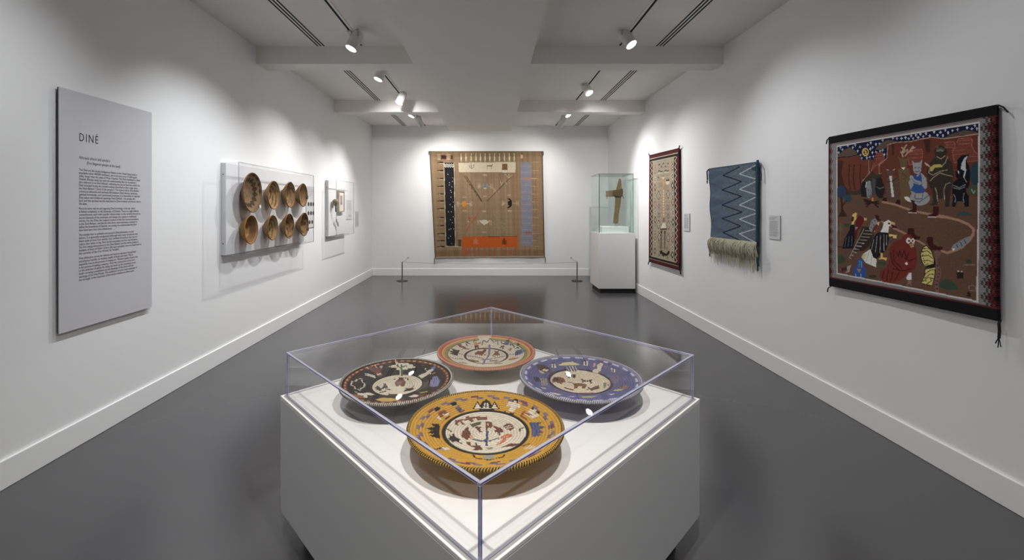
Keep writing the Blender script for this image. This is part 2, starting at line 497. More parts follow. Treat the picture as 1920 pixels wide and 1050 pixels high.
# ------------------------------------------------------------------ the low plinth in front, turned 45 degrees
PC = (-0.008, 1.932)
RZ = math.radians(44.0)
pl = thing('display_plinth', 'broad low square white plinth set corner-on in the middle of the floor', 'plinth', (PC[0], PC[1], 0), RZ)
HB, DECK = 0.661, 0.655
box('toe_kick', (-.585, .585, -.585, .585, 0, .137), M_KICK, pl, local=True)
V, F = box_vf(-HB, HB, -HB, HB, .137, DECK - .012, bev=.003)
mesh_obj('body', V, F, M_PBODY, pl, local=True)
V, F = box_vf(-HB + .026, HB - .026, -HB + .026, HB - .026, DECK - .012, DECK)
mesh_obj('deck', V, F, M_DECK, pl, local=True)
for ax in (0, 1):
    for s in (-1, 1):
        b = [-HB, HB, -HB, HB, DECK - .012, DECK]
        if ax == 0:
            b[0], b[1] = (s * HB - .008 * (s > 0), s * HB + .008 * (s < 0))
        else:
            b[2], b[3] = (s * HB - .008 * (s > 0), s * HB + .008 * (s < 0)); b[0] += .008; b[1] -= .008
        V, F = box_vf(*b, bev=.0015)
        mesh_obj('edge_lip', V, F, M_DECK, pl, local=True)
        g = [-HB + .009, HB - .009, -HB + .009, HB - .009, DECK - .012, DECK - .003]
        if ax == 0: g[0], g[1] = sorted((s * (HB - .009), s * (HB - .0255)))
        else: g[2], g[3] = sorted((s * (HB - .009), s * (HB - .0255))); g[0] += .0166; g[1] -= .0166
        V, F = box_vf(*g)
        mesh_obj('groove_shade', V, F, M_GROOVESHADE, pl, local=True)  # coloured strip in place of the groove's own shade
HA, AT, TOPZ = 0.643, 0.008, 0.85
ac = thing('acrylic_cover', 'clear square acrylic cover over the four coiled plaques on the plinth', 'display cover', (PC[0], PC[1], DECK + .0005), RZ)
def bevel_face(V, f):             # the bevelled corner of a sheet, painted bright: a face that is square to no axis
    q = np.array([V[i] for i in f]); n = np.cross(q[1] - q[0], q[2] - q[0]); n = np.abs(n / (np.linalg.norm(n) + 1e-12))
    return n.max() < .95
zb, zt = 0.0, TOPZ - (DECK + .0005)
for k in range(4):
    R = Matrix.Rotation(k * PI / 2, 4, 'Z')
    V, F = box_vf(-HA + AT, HA - AT, -HA, -HA + AT, zb, zt - AT)
    fm = [0 if abs(np.mean([V[i][1] for i in f]) - (-HA)) < 1e-5 or abs(np.mean([V[i][1] for i in f]) - (-HA + AT)) < 1e-5 else 1 for f in F]
    mesh_obj('side_pane', xform(V, R), F, [M_ACRYL, M_ACLIT], ac, local=True, fmat=fm)
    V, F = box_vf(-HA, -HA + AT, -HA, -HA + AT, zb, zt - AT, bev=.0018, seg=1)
    mesh_obj('corner_edge', xform(V, R), F, [M_ACSHADE, M_ACLIT], ac, local=True, fmat=[int(bevel_face(V, f)) for f in F])
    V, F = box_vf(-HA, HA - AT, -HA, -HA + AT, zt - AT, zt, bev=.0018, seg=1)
    mesh_obj('top_edge', xform(V, R), F, [M_ACSHADE, M_ACLIT], ac, local=True, fmat=[int(bevel_face(V, f) or min(V[i][2] for i in f) > zt - .0005) for f in F])
V, F = box_vf(-HA + AT, HA - AT, -HA + AT, HA - AT, zt - AT, zt)
fm = [0 if abs(np.mean([V[i][2] for i in f]) - zt) < 1e-5 or abs(np.mean([V[i][2] for i in f]) - (zt - AT)) < 1e-5 else 1 for f in F]
mesh_obj('top_pane', V, F, [M_ACRYL, M_ACLIT], ac, local=True, fmat=fm)

# ------------------------------------------------------------------ tall pedestal with glass case by the far corner
px0, px1, py0, py1, pz = 1.896, 2.536, 7.575, 8.225, 1.051
pd = thing('tall_pedestal', 'tall white square pedestal with a black toe kick near the far corner', 'pedestal', ((px0 + px1) / 2, (py0 + py1) / 2, 0))
box('toe_kick', (px0 + .035, px1 - .035, py0 + .035, py1 - .035, 0, .08), M_KICK, pd)
box('body', (px0, px1, py0, py1, .08, pz), M_PLINTH, pd, .003)
gx0, gx1, gy0, gy1, gz = 1.906, 2.508, 7.590, 8.205, 2.09
gb = thing('glass_case', 'greenish glass box case with dark edges on the tall pedestal', 'display case', ((gx0 + gx1) / 2, (gy0 + gy1) / 2, pz))
T = .008
for nm, b, ax in (('side_pane', (gx0 + T, gx1 - T, gy0, gy0 + T, pz, gz - T), 1), ('side_pane', (gx0 + T, gx1 - T, gy1 - T, gy1, pz, gz - T), 1),
                  ('side_pane', (gx0, gx0 + T, gy0 + T, gy1 - T, pz, gz - T), 0), ('side_pane', (gx1 - T, gx1, gy0 + T, gy1 - T, pz, gz - T), 0),
                  ('top_pane', (gx0 + T, gx1 - T, gy0 + T, gy1 - T, gz - T, gz), 2)):
    box(nm, b, M_GLASS, gb)
for x in (gx0, gx1 - T):
    for y in (gy0, gy1 - T):
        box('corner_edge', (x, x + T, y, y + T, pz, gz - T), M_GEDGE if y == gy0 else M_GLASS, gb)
for x in (gx0, gx1 - T):
    box('top_edge', (x, x + T, gy0 + T, gy1 - T, gz - T, gz), M_GEDGE, gb)
for y in (gy0, gy1 - T):
    box('top_edge', (gx0, gx1, y, y + T, gz - T, gz), M_GEDGE, gb)
M_RISER = mat('riser_paint', (0.78, 0.80, 0.79), 0.5, 0.3, noise=0.01, nscale=9)
rs = tag(box('riser_block', (1.985, 2.455, 7.69, 8.13, pz, pz + .105), M_RISER, None, .002), 'low white riser block standing inside the greenish glass case', 'riser')

# ------------------------------------------------------------------ the cross-shaped wooden piece
M_WOOD = mat('old_wood', (0.19, 0.125, 0.068), 0.75, 0.2, noise=0.3, nscale=18, bump=0.5, bscale=60)
M_WOOD2 = mat('old_wood_dark', (0.14, 0.092, 0.05), 0.75, 0.2, noise=0.3, nscale=22, bump=0.5, bscale=60)
M_HIDE = mat('brown_hide', (0.085, 0.052, 0.028), 0.85, 0.15, noise=0.25, nscale=30, bump=0.5, bscale=90)
YC = 7.92
wc = thing('wooden_cross_piece', 'weathered wooden plank with a lashed crosspiece, upright in the glass case', 'artifact', (2.31, YC, pz + .105))
def plank_vf(out, y, th, jig=0.0):
    rnd = random.Random(3)
    n = len(out)
    V = [(x, y - th / 2 + rnd.uniform(-jig, jig), z) for x, z in out] + [(x, y + th / 2, z) for x, z in out]
    F = [tuple(range(n))[::-1], tuple(range(n, 2 * n))] + [(i, (i + 1) % n, n + (i + 1) % n, n + i) for i in range(n)]
    return np.array(V), F
def w7(cx, cy):        # crop position of the piece to metres at its own distance
    return at_y(1080 + cx / 3.886, 300 + cy / 3.886, YC)
out = [w7(*p) for p in ((314, 138), (323, 136), (329, 160), (331, 200), (330, 250), (326, 300), (319, 350), (310, 400), (308, 440), (304, 464), (296, 459), (288, 466), (281, 458), (272, 461), (276, 420), (283, 370), (286, 320), (288, 270), (295, 215), (304, 175))]
V, F = plank_vf(out, YC, .035, .003); mesh_obj('upright_plank', V, F, M_WOOD, wc)
out = [w7(*p) for p in ((213, 227), (250, 222), (290, 217), (318, 214), (322, 240), (318, 262), (285, 266), (250, 268), (214, 268), (217, 247))]
V, F = plank_vf(out, YC - .035, .03, .002); mesh_obj('crosspiece', V, F, M_WOOD, wc)
out = [w7(*p) for p in ((262, 225), (300, 219), (331, 208), (336, 225), (333, 268), (318, 262), (290, 262), (262, 264))]
V, F = plank_vf(out, YC - .055, .012, .003); mesh_obj('hide_binding', V, F, M_HIDE, wc)
for pts in (((219, 266), (220, 275), (218, 285)), ((333, 262), (337, 272), (341, 282)), ((279, 262), (277, 270), (279, 276)), ((296, 217), (291, 206), (294, 198))):
    V, F = tube_vf([(w7(*p)[0], YC - .055, w7(*p)[1]) for p in pts], .0055, 6); mesh_obj('hide_thong', V, F, M_HIDE, wc)
V, F = join([tube_vf([(2.28, YC, pz + .104), (2.28, YC, pz + .19)], .005, 8), box_vf(2.23, 2.33, YC - .04, YC + .04, pz + .105, pz + .109)])
mesh_obj('mount_rod', V, F, M_GREYM, wc)

# ------------------------------------------------------------------ barrier posts, hooks and cord in front of the back wall
PY = 8.87
for x, lab in ((-1.80, 'short grey barrier post on the floor toward the basket cases'), (1.778, 'short grey barrier post on the floor beside the tall pedestal')):
    r = thing('barrier_post', lab, 'barrier post', (x, PY, 0), 0, 'barrier posts')
    V, F = lathe_vf([(0, 0), (.112, 0), (.115, .004), (.113, .011), (.02, .014), (.014, .02), (0, .02)], 32)
    mesh_obj('base', V + np.array([x, PY, 0]), F, M_STEEL, r, smooth=True)
    V, F = lathe_vf([(0, .012), (.0105, .012), (.0105, .375), (.0085, .383), (0, .385)], 16)
    mesh_obj('stem', V + np.array([x, PY, 0]), F, M_STEEL, r)
    V, F = lathe_vf([(0, .385), (.006, .385), (.008, .391), (.006, .398), (0, .4)], 12)
    mesh_obj('finial', V + np.array([x, PY, 0]), F, M_GREYM, r, smooth=True)
for x, lab in ((-1.80, 'tiny dark wall hook holding the cord behind the post toward the basket cases'), (1.78, 'tiny dark wall hook holding the cord behind the post beside the pedestal')):
    r = thing('wall_hook', lab, 'hook', (x, YB, .395), 0, 'cord hooks on the back wall')
    V, F = lathe_vf([(0, 0), (.011, 0), (.011, .006), (0, .006)], 16)
    mesh_obj('plate', xform(V, Matrix.Translation((x, YB, .395)) @ Matrix.Rotation(PI / 2, 4, 'X')), F, M_STEEL, r)
    V, F = tube_vf([(x, YB - .005, .395), (x, YB - .022, .395), (x, YB - .028, .402)], .0035, 8)
    mesh_obj('peg', V, F, M_STEEL, r)
cord = []
for i in range(9):
    t = i / 8; cord.append((-1.80, YB - .025 + (PY - YB + .025) * t, .398 - .012 * t - .012 * math.sin(PI * t)))
for i in range(1, 25):
    t = i / 24; cord.append((-1.80 + 3.578 * t, PY - .0135, .378 - .03 * math.sin(PI * t)))
for i in range(1, 9):
    t = i / 8; cord.append((1.778 + .002 * t, PY + (YB - .025 - PY) * t, .386 + .012 * t - .012 * math.sin(PI * t)))
M_CORD = mat('grey_cord', (0.22, 0.22, 0.22), 0.8, 0.2, noise=0.2, nscale=200)
V, F = tube_vf(cord, .0028, 6)
tag(mesh_obj('barrier_rope', V, F, M_CORD), 'thin grey rope strung between the two short barrier posts', 'rope')

# ------------------------------------------------------------------ information panel on the left wall
M_PANEL = mat('panel_grey', (0.56, 0.55, 0.575), 0.6, 0.25, noise=0.01, nscale=5)
M_PCORE = mat('panel_core', (0.10, 0.10, 0.10), 0.7, 0.2, noise=0.05, nscale=20)
PX, PS = -2.575, 1.009
ip = thing('information_panel', 'tall pale grey information panel with black text on the wall', 'panel', (PX, 2.918, .75))
pz = lambda z: EYE + (z - EYE) * PS
bd = box('board', (PX - .003, PX, 2.566 * PS, 3.270 * PS, pz(.75), pz(2.215)), M_PANEL, ip)
box('board_edge', (PX - .0115, PX - .003, 2.567 * PS, 3.269 * PS, pz(.751), pz(2.214)), M_PCORE, ip)
box('standoff', (XL + .0005, PX - .0115, 2.75, 3.15, .95, 2.0), M_PCORE, ip)
def on_left(V, y, z, x):          # text frame -> wall at x facing the room
    V = np.asarray(V); return np.stack([np.full(len(V), x), (y + V[:, 0]) * PS, EYE + (z + V[:, 1] - EYE) * PS], 1)
def fit_text(body, y, z, x, size, width=None, height=None, shear=0.0, spacing=1.0, bold=0.0):
    V, F = text_vf(body, size, shear, spacing)
    if width is not None: V[:, 0] *= width / max(V[:, 0].max(), 1e-6)
    if height is not None: V[:, 1] *= height / max(V[:, 1].max(), 1e-6)
    return on_left(V, y, z, x), F
ty, tw, tx = 2.690, 0.468, PX + .0006
V, F = fit_text('DINÉ', ty, 1.914, tx, .072, width=.133, spacing=1.25)
mesh_obj('heading', V, F, M_INK, bd)
V1 = fit_text("Nihokáá dine'é bila'ashdla'ii", ty, 1.803, tx, .026, width=.222, shear=.25)
V2 = fit_text('(Five fingered people of the land)', ty + .052, 1.773, tx, .026, width=.248)
for V, F in (V1, V2): mesh_obj('subheading', V, F, M_INK, bd)
PARS = ["""The Diné are the largest Indigenous Nation in the United States both in
population (over 400,000 members), and in territory (over 27,000 square
miles, larger than the state of West Virginia). The Diné homeland is called
Dinétah (Navajo land), but with the understanding that the homeland is
also referred to as Diné bikéyah, indicating the sacred land into which the
Diné emerged during the transformations described in their origin story,
the Diné Bahane' ("story of the people"). The history told in Diné Bahane'
creates an elaborate and intimate link between Diné identity, landscape,
spiritual knowledge, and ceremonial practices; it is impossible to separate
Diné values and traditional teachings from Dinétah – the people, the
land, and the spiritual worlds described in Diné creation stories are one in
the same.""", """Much the same may be said regarding Diné knowledge of the sky, which
is linked completely to the landscape of Dinétah. There are eight defined
constellations, each with specific relationships to the cardinal directions,
sacred elements of the landscape, and beings who appear in traditional
stories. For the Diné, the original creation of the four sacred mountains
in the Diné Bahane', and the fact that those same mountains continue to
define the boundaries of Dinétah, are among the evidence that the Diné
have lived here since time immemorial.""", """The number four is symbolic and sacred in Diné philosophy, art and
history. It is generally recognized (although with many variations) that
there exist at least four worlds, four cardinal directions, four sacred
colors, four times of day, four sacred mountains and four sacred plants.
The first beings encountered in the Diné Bahane' are the twelve groups (a
multiple of four) of Nílch'i Dine'é (Air-spirit people), who are important to
the narrative of the First World, Ni' Hodilhil.""", """Diné philosophy strives for balance and harmony between the spiritual
and physical worlds, to maintain health of body and mind. This is
especially true in the process of making art. Weavers speak of each step
in the process of making a weaving—from the construction of the loom
to the selection of plants for dying the wool, to the weaving process
itself—as being a meditation on the blessings of the Earth and the
teachings of the Holy People. This exhibition presents many examples of
the strength of the inspiration Diné artists continue to draw upon."""]
zl, step = 1.7285, .01925
for par in PARS:
    pieces = []
    for ln in par.split('\n'):
        V, F = text_vf(ln, .0205)
        V[:, 0] *= .00625 * len(ln) / V[:, 0].max() if len(ln) > 60 else .0062 * len(ln) / V[:, 0].max()
        pieces.append((on_left(V, ty, zl, tx), F)); zl -= step
    V, F = join(pieces); mesh_obj('paragraph', V, F, M_INK, bd)
    zl -= step * .55

# ------------------------------------------------------------------ two acrylic wall cases
M_TRAY = mat('case_backboard', (0.76, 0.76, 0.765), 0.5, 0.3, noise=0.01, nscale=5)
TRX = -2.551
def wall_case(y0, y1, z0, z1, label):
    r = thing('wall_case', label, 'display case', (XL, (y0 + y1) / 2, z0), 0, 'acrylic wall cases')
    xf, t = -2.422, .006
    box('backboard', (XL, TRX, y0 + t + .001, y1 - t - .001, z0 + t + .001, z1 - t - .001), M_TRAY, r, .002)
    box('front_pane', (xf - t, xf, y0 + t, y1 - t, z0 + t, z1 - t), M_WACRYL, r)
    for y in (y0, y1 - t): box('side_pane', (XL + .001, xf - t, y, y + t, z0 + t, z1 - t), M_WACRYL, r)
    for z in (z0, z1 - t): box('top_pane' if z > z0 else 'bottom_pane', (XL + .001, xf - t, y0, y1, z, z + t), M_WACRYL, r)
    for y in (y0, y1 - t):
        box('front_edge', (xf - t, xf, y, y + t, z0 + t, z1 - t), M_WEDGE, r)
    for z in (z0, z1 - t):
        box('front_edge', (xf - t, xf, y0, y1, z, z + t), M_WEDGE, r)
    for z in (z0 + .12, z1 - .12):
        V, F = lathe_vf([(0, .003), (.005, .0025), (.006, 0), (0, 0)], 12)
        mesh_obj('screw', xform(V, Matrix.Translation((-2.575, y0, z)) @ Matrix.Rotation(PI / 2, 4, 'X')), F, M_STEEL, r)
    return r
wall_case(4.18, 5.96, 1.03, 1.94, 'long clear acrylic wall case holding eight coiled baskets')
wall_case(6.832, 7.71, 1.035, 1.94, 'smaller clear acrylic wall case holding a framed picture')

# ------------------------------------------------------------------ the eight baskets
M_BASKET = attr_mat('coiled_basket', 0.85, 0.15, bump=0.6, bscale=160, noise=0.35, nscale=45)
M_LOOP = mat('basket_loop', (0.16, 0.11, 0.065), 0.85, 0.15, noise=0.2, nscale=60)
M_TAGM = mat('paper_tag', (0.75, 0.73, 0.68), 0.7, 0.2, noise=0.03, nscale=40)
def basket(py, pz, dia, depth, basef, tan, dark, pattern, label, extras=(), seed=1):
    R = dia / 2; rim_x = -2.464; py *= 1.0095; pz = EYE + (pz - EYE) * 1.0095; depth = min(depth, .080)
    r = thing('coiled_basket', label, 'basket', (rim_x - depth, py, pz), 0, 'baskets in the wall case')
    rb = R * basef
    prof = []
    ncoil = 18
    for i in range(ncoil * 3 + 1):                 # inside, centre to rim, coil by coil
        s = i / (ncoil * 3); cc = abs(math.sin(PI * s * ncoil)) * .0022
        if s < .32: rr = rb * s / .32; z = .004
        else:
            q = (s - .32) / .68; rr = rb + (R - rb) * q ** .92; z = .004 + (depth - .004) * q ** 1.12
        prof.append((rr, z + cc * .8 - .001))
    nin = len(prof)
    prof.append((R + .004, depth + .003)); prof.append((R + .007, depth - .003))
    for i in range(ncoil * 2, -1, -1):             # outside, rim to base
        s = i / (ncoil * 2); cc = abs(math.sin(PI * s * ncoil)) * .002
        q = max(0, (s - .32) / .68)
        rr = (rb + .004) * min(1, s / .32) if s < .32 else rb + .004 + (R - rb + .002) * q ** .92
        prof.append((rr + cc, -.003 + (depth - .003) * q ** 1.12))
    n = 120
    prof[0] = (0, prof[0][1]); prof[-1] = (0, prof[-1][1])
    V, F = lathe_vf(prof, n)
    rad = np.hypot(V[:, 0], V[:, 1]); th = np.arctan2(V[:, 1], V[:, 0])
    order = np.concatenate([np.full(1 if a[0] < 1e-6 else n, j) for j, a in enumerate(prof)])
    inside = order < nin
    sf = np.where(inside, order / nin, 1.0)
    C = np.tile(lin(tan), (len(V), 1))
    mk = pattern(sf, th) & inside
    C[mk] = lin(dark)
    rg = np.random.default_rng(seed)
    coil = rg.uniform(.82, 1.1, 200)[np.minimum((sf * ncoil).astype(int) + (~inside) * 60, 199)]
    blot = 1 + .12 * np.sin(th * 3 + seed) * np.sin(sf * 9 + seed * 2)
    C = sat(C * np.array([.97, 1.03, .98]) * (coil * blot)[:, None], .90)
    if basef > .42: C[inside & (sf < .32)] *= 1.25
    MT = Matrix.Translation((rim_x - depth, py, pz)) @ Matrix.Rotation(math.radians(4.5), 4, 'Z') @ Matrix.Rotation(PI / 2, 4, 'Y')
    # local z -> +X (out of the wall); local x -> -Z (down), local y -> +Y
    mesh_obj('bowl', xform(V, MT), F, M_BASKET, r, smooth=True, col=C)
    V, F = tube_vf([(0, 0, 0), (0, 0, .01)], R, 3)
    ring = [(R + .003) * 1.0]
    tor = [(math.cos(a) * (R + .003), math.sin(a) * (R + .003), depth) for a in np.linspace(0, 2 * PI, 97)[:-1]]
    tor = tor + [tor[0]]
    V, F = tube_vf(tor, .0055, 8, caps=False)
    V[:] += 0
    C = np.tile(lin(tan) * .8, (len(V), 1)) * (1 + .25 * np.sin(np.arange(len(V)) * 2.1))[:, None]
    mesh_obj('rim', xform(V, MT), F, M_BASKET, r, smooth=True, col=C)
    for e in extras:
        kind, a = e
        cy, cz = py + math.cos(a) * (R + .012), pz + math.sin(a) * (R + .012)
        if kind == 'loop':
            pts = [(rim_x - .01, cy + .016 * math.cos(t), cz + .022 * math.sin(t)) for t in np.linspace(0, 2 * PI, 15)]
            V, F = tube_vf(pts, .006, 6, caps=False); mesh_obj('hanging_loop', V, F, M_LOOP, r, smooth=True)
        else:
            V, F = lathe_vf([(0, 0), (.018, 0), (.019, .002), (0, .003)], 20)
            mesh_obj('paper_tag', xform(V, Matrix.Translation((rim_x - .004, cy, cz)) @ Matrix.Rotation(PI / 2, 4, 'Y')), F, M_TAGM, r)
    # hidden stand-off that carries the basket on the backboard
    V, F = tube_vf([(TRX, py, pz), (rim_x - depth + .002, py, pz)], .02, 12)
    mesh_obj('mount', V, F, M_GREYM, r)
def ringpat(a, b, n, amp, ph=0.0, inv=False):
    def f(s, th):
        tri = 2 * np.abs(((th * n / (2 * PI) + ph) % 1) - .5)
        return (s > a + amp * tri * .6) & (s < b - amp * tri)
    return f
def steps(a, b, n, ph=0.0):
    def f(s, th):
        t = 2 * np.abs(((th * n / (2 * PI) + ph) % 1) - .5)
        w_ = np.floor((b - s) / (b - a) * 4) / 4
        return (s > a) & (s < b) & (t < .25 + .6 * w_)
    return f
def scatter(n, a, b, ph):
    def f(s, th):
        q = np.sin(th * n + ph + 6 * np.sin(s * 9)) * np.sin(s * 17 + ph * 2)
        return (s > a) & (s < b) & (q > .32)
    return f
bt = [
    (4.455, 1.653, .400, .105, .30, (128, 98, 72), (66, 48, 36), lambda s, t: ringpat(.52, .80, 15, .13)(s, t) | (ringpat(.84, .97, 15, .08, .5)(s, t) & (np.cos(t - PI) > -.2)), 'largest coiled basket with a dark serrated ring, top row of the wall case', (('tag', -.75),)),
    (4.891, 1.639, .312, .105, .34, (158, 122, 80), (84, 60, 40), scatter(3, .35, .92, .4), 'coiled basket with curling dark marks, next to the largest one in the top row', ()),
    (5.293, 1.656, .302, .105, .36, (140, 106, 72), (112, 82, 54), scatter(5, .3, .9, 1.4), 'evenly brown coiled basket, third along the top row of the wall case', ()),
    (5.658, 1.661, .296, .105, .38, (136, 102, 70), (118, 88, 58), scatter(4, .5, .9, 2.2), 'plain brown coiled basket with a side loop, top row beside the text panel', (('loop', -.15),)),
    (4.423, 1.274, .284, .100, .46, (158, 116, 68), (120, 84, 50), ringpat(.5, .9, 1, 0), 'coiled basket with a pale flat round base, directly under the largest basket', ()),
    (4.862, 1.273, .270, .110, .36, (152, 116, 74), (84, 60, 40), scatter(3, .4, .85, 3.3), 'smallest coiled basket with one dark swirl, second along the bottom row', ()),
    (5.265, 1.275, .290, .115, .36, (142, 106, 66), (78, 54, 36), scatter(6, .4, .95, 4.0), 'coiled basket with a dark starry band, third along the bottom row', ()),
    (5.692, 1.277, .298, .115, .36, (132, 100, 66), (88, 64, 42), steps(.3, .8, 5, .2), 'coiled basket with a dark shaded inside and loop, bottom row beside the text panel', (('loop', -.45),)),
]
for i, a in enumerate(bt):
    basket(*a, seed=i + 3)

# ------------------------------------------------------------------ things in the second wall case
M_FRAME = mat('pale_oak', (0.42, 0.33, 0.24), 0.55, 0.3, noise=0.12, nscale=30)
M_MATB = mat('mat_board', (0.72, 0.68, 0.60), 0.8, 0.2, noise=0.02, nscale=40)
M_PRINT = mat('mauve_print', (0.33, 0.24, 0.24), 0.8, 0.2, noise=0.1, nscale=60)
fr = thing('picture_frame', 'pale wood frame with cream mat and small mauve print in the smaller wall case', 'picture', (TRX, 7.335, 1.425))
y0, y1, z0, z1, xf = 7.20, 7.47, 1.425, 1.785, TRX + .045
for b in ((y0, y1, z0, z0 + .02), (y0, y1, z1 - .02, z1), (y0, y0 + .02, z0 + .02, z1 - .02), (y1 - .02, y1, z0 + .02, z1 - .02)):
    box('frame_rail', (TRX, xf, *b), M_FRAME, fr, .0015)
mb = box('mat', (TRX, xf - .012, y0 + .02, y1 - .02, z0 + .02, z1 - .02), M_MATB, fr)
box('print', (xf - .012, xf - .010, 7.285, 7.385, 1.545, 1.70), M_PRINT, mb)
M_GOURD = mat('dry_gourd', (0.20, 0.15, 0.08), 0.6, 0.3, noise=0.25, nscale=25)
gd = thing('gourd_rattle', 'small brown gourd-headed piece with a dark handle in the smaller wall case', 'artifact', (-2.49, 6.99, 1.43))
V, F = lathe_vf([(0, .205), (.02, .203), (.042, .19), (.05, .165), (.044, .135), (.026, .11), (.012, .09), (.009, .08)], 24)
g0 = np.array([-2.49, 6.985, 1.43]); V[:, 1] += 0
mesh_obj('head', V + g0, F, M_GOURD, gd, smooth=True)
V, F = tube_vf([(-2.49, 6.985, 1.525), (-2.49, 6.995, 1.48), (-2.49, 7.005, 1.432)], [.009, .011, .013], 10)
mesh_obj('handle', V, F, M_HIDE, gd, smooth=True)
V, F = tube_vf([(TRX, 6.985, 1.585), (-2.50, 6.985, 1.585)], .004, 8); mesh_obj('peg', V, F, M_GREYM, gd)
V, F = lathe_vf([(0, .012), (.035, .008), (.037, 0), (0, 0)], 24)
mesh_obj('pale_disc', xform(V, Matrix.Translation((-2.50, 7.06, 1.60)) @ Matrix.Rotation(PI / 2, 4, 'Y')), F, mat('rawhide', (0.42, 0.34, 0.27), 0.7, noise=0.1, nscale=40), gd)
V, F = tube_vf([(TRX, 7.06, 1.60), (-2.495, 7.06, 1.60)], .004, 8); mesh_obj('peg', V, F, M_GREYM, gd)
M_GREYW = mat('grey_bone', (0.15, 0.15, 0.14), 0.5, 0.3, noise=0.2, nscale=40)
pn = thing('pendant_pair', 'two small dark oval pendants on a thread under the framed picture', 'pendant', (-2.515, 7.14, 1.19))
for (y, z, rx, rz, tilt) in ((7.10, 1.285, .024, .036, .3), (7.165, 1.225, .02, .045, .35)):
    bm = bmesh.new(); bmesh.ops.create_icosphere(bm, subdivisions=3, radius=1)
    bm.verts.index_update()
    V = np.array([v.co[:] for v in bm.verts]) * np.array([.008, rx, rz]); F = [[v.index for v in f.verts] for f in bm.faces]; bm.free()
    V = xform(V, Matrix.Translation((-2.515, y, z)) @ Matrix.Rotation(tilt, 4, 'X')); mesh_obj('pendant', V, F, M_GREYW, pn, smooth=True)
V, F = tube_vf([(-2.515, 7.075, 1.335), (-2.515, 7.09, 1.31), (-2.515, 7.125, 1.26), (-2.515, 7.15, 1.255)], .003, 6); mesh_obj('thread', V, F, M_GREYW, pn)
V, F = tube_vf([(TRX, 7.075, 1.332), (-2.512, 7.075, 1.332)], .003, 6); mesh_obj('peg', V, F, M_GREYM, pn)

# ------------------------------------------------------------------ wall labels with printed lines
M_LABEL = mat('label_card', (0.66, 0.655, 0.66), 0.6, 0.25, noise=0.01, nscale=20)
M_CORE2 = mat('label_core', (0.16, 0.16, 0.165), 0.7, 0.2, noise=0.05, nscale=20)
def print_lines(side, X, a0, a1, z1, rows, hgt, gap, seed):
    """rows of word-long ink strokes; a0 is where reading starts, a1 where it ends (along y)"""
    rnd = random.Random(seed); P = []
    z = z1
    sgn = 1 if a1 > a0 else -1
    for f in rows:
        if f == 0: z -= gap * .8; continue
        a, end = 0.0, abs(a1 - a0) * f
        while a < end - .003:
            L = min(rnd.uniform(.006, .022), end - a)
            y0_, y1_ = sorted((a0 + sgn * a, a0 + sgn * (a + L)))
            P.append(([(X, y0_, z - hgt), (X, y1_, z - hgt), (X, y1_, z), (X, y0_, z)], [(0, 1, 2, 3)]))
            a += L + .0035
        z -= gap
    return join(P)
def wall_label(side, y0, y1, z0, z1, label, rows, ovals=(), hgt=.0035, gap=.0095, seed=1):
    xw = XL if side < 0 else XR
    xf = xw - side * .008
    r = thing('wall_label', label, 'label', (xw, (y0 + y1) / 2, z0), 0, 'wall labels')
    cd = box('card', (min(xw - side * .005, xf), max(xw - side * .005, xf), y0, y1, z0, z1), M_LABEL, r)
    box('backing', (min(xw, xw - side * .005), max(xw, xw - side * .005), y0 + .002, y1 - .002, z0 + .002, z1 - .002), M_CORE2, r)
    xi = xf - side * .0006
    a0, a1 = (y0 + .014, y1 - .014) if side < 0 else (y1 - .014, y0 + .014)
    V, F = print_lines(side, xi, a0, a1, z1 - .016, rows, hgt, gap, seed); mesh_obj('printed_text', V, F, M_INKGREY, cd)
    for (y, z, ry, rz) in ovals:
        V = [(xi, y + ry * math.cos(t), z + rz * math.sin(t)) for t in np.linspace(0, 2 * PI, 25)[:-1]]
        V2 = [(xi - side * .0008, a[1], a[2]) for a in V]
        mesh_obj('picture_oval', V + V2, [tuple(range(24)), tuple(range(24, 48))] + [(i, (i + 1) % 24, 24 + (i + 1) % 24, 24 + i) for i in range(24)], M_OVAL, cd)
M_OVAL = mat('basket_photo', (0.05, 0.038, 0.03), 0.6, 0.25, noise=0.3, nscale=60)
ov = [(y, z, .030, .030) for z in (1.548, 1.418) for y in (6.185, 6.272, 6.355)] + [(y, 1.288, .029, .029) for y in (6.225, 6.315)]
rows = [.9, .7, .95, .8, .6, 0, .9, .8]
wall_label(-1, 6.115, 6.40, 1.21, 1.805, 'tall text panel with a grid of dark round basket pictures beside the long case', [.8, .6, .9, .85, .9, .8, .7, .9, .5], ov, .005, .0155, 3)
wall_label(-1, 7.83, 8.115, 1.28, 1.637, 'text panel with two small dark ovals just past the smaller wall case', [.7, .5, 0] + [.95, .9, .85, .95, .8] * 2, [(7.965, 1.348, .012, .022), (8.03, 1.348, .012, .022)], .004, .0135, 4)
wall_label(-1, 8.36, 8.56, 1.12, 1.425, 'narrow text label nearest the back wall, past the smaller wall case', [.7, .5, 0] + [.95, .9, .85, .95, .8] * 4 + [.5], (), .0038, .0115, 5)
wall_label(1, 5.615, 5.785, 1.19, 1.42, 'small white text label between the tall narrow weaving and the blue one', [.7, .5, .6, 0] + [.95, .9, .85, .95, .8] * 3, (), .0036, .0098, 6)
wall_label(1, 3.862, 4.018, 1.212, 1.428, 'small white text label between the blue weaving and the pictorial one', [.75, .6, .55, 0] + [.95, .9, .85, .92, .8] * 3, (), .0036, .0096, 7)

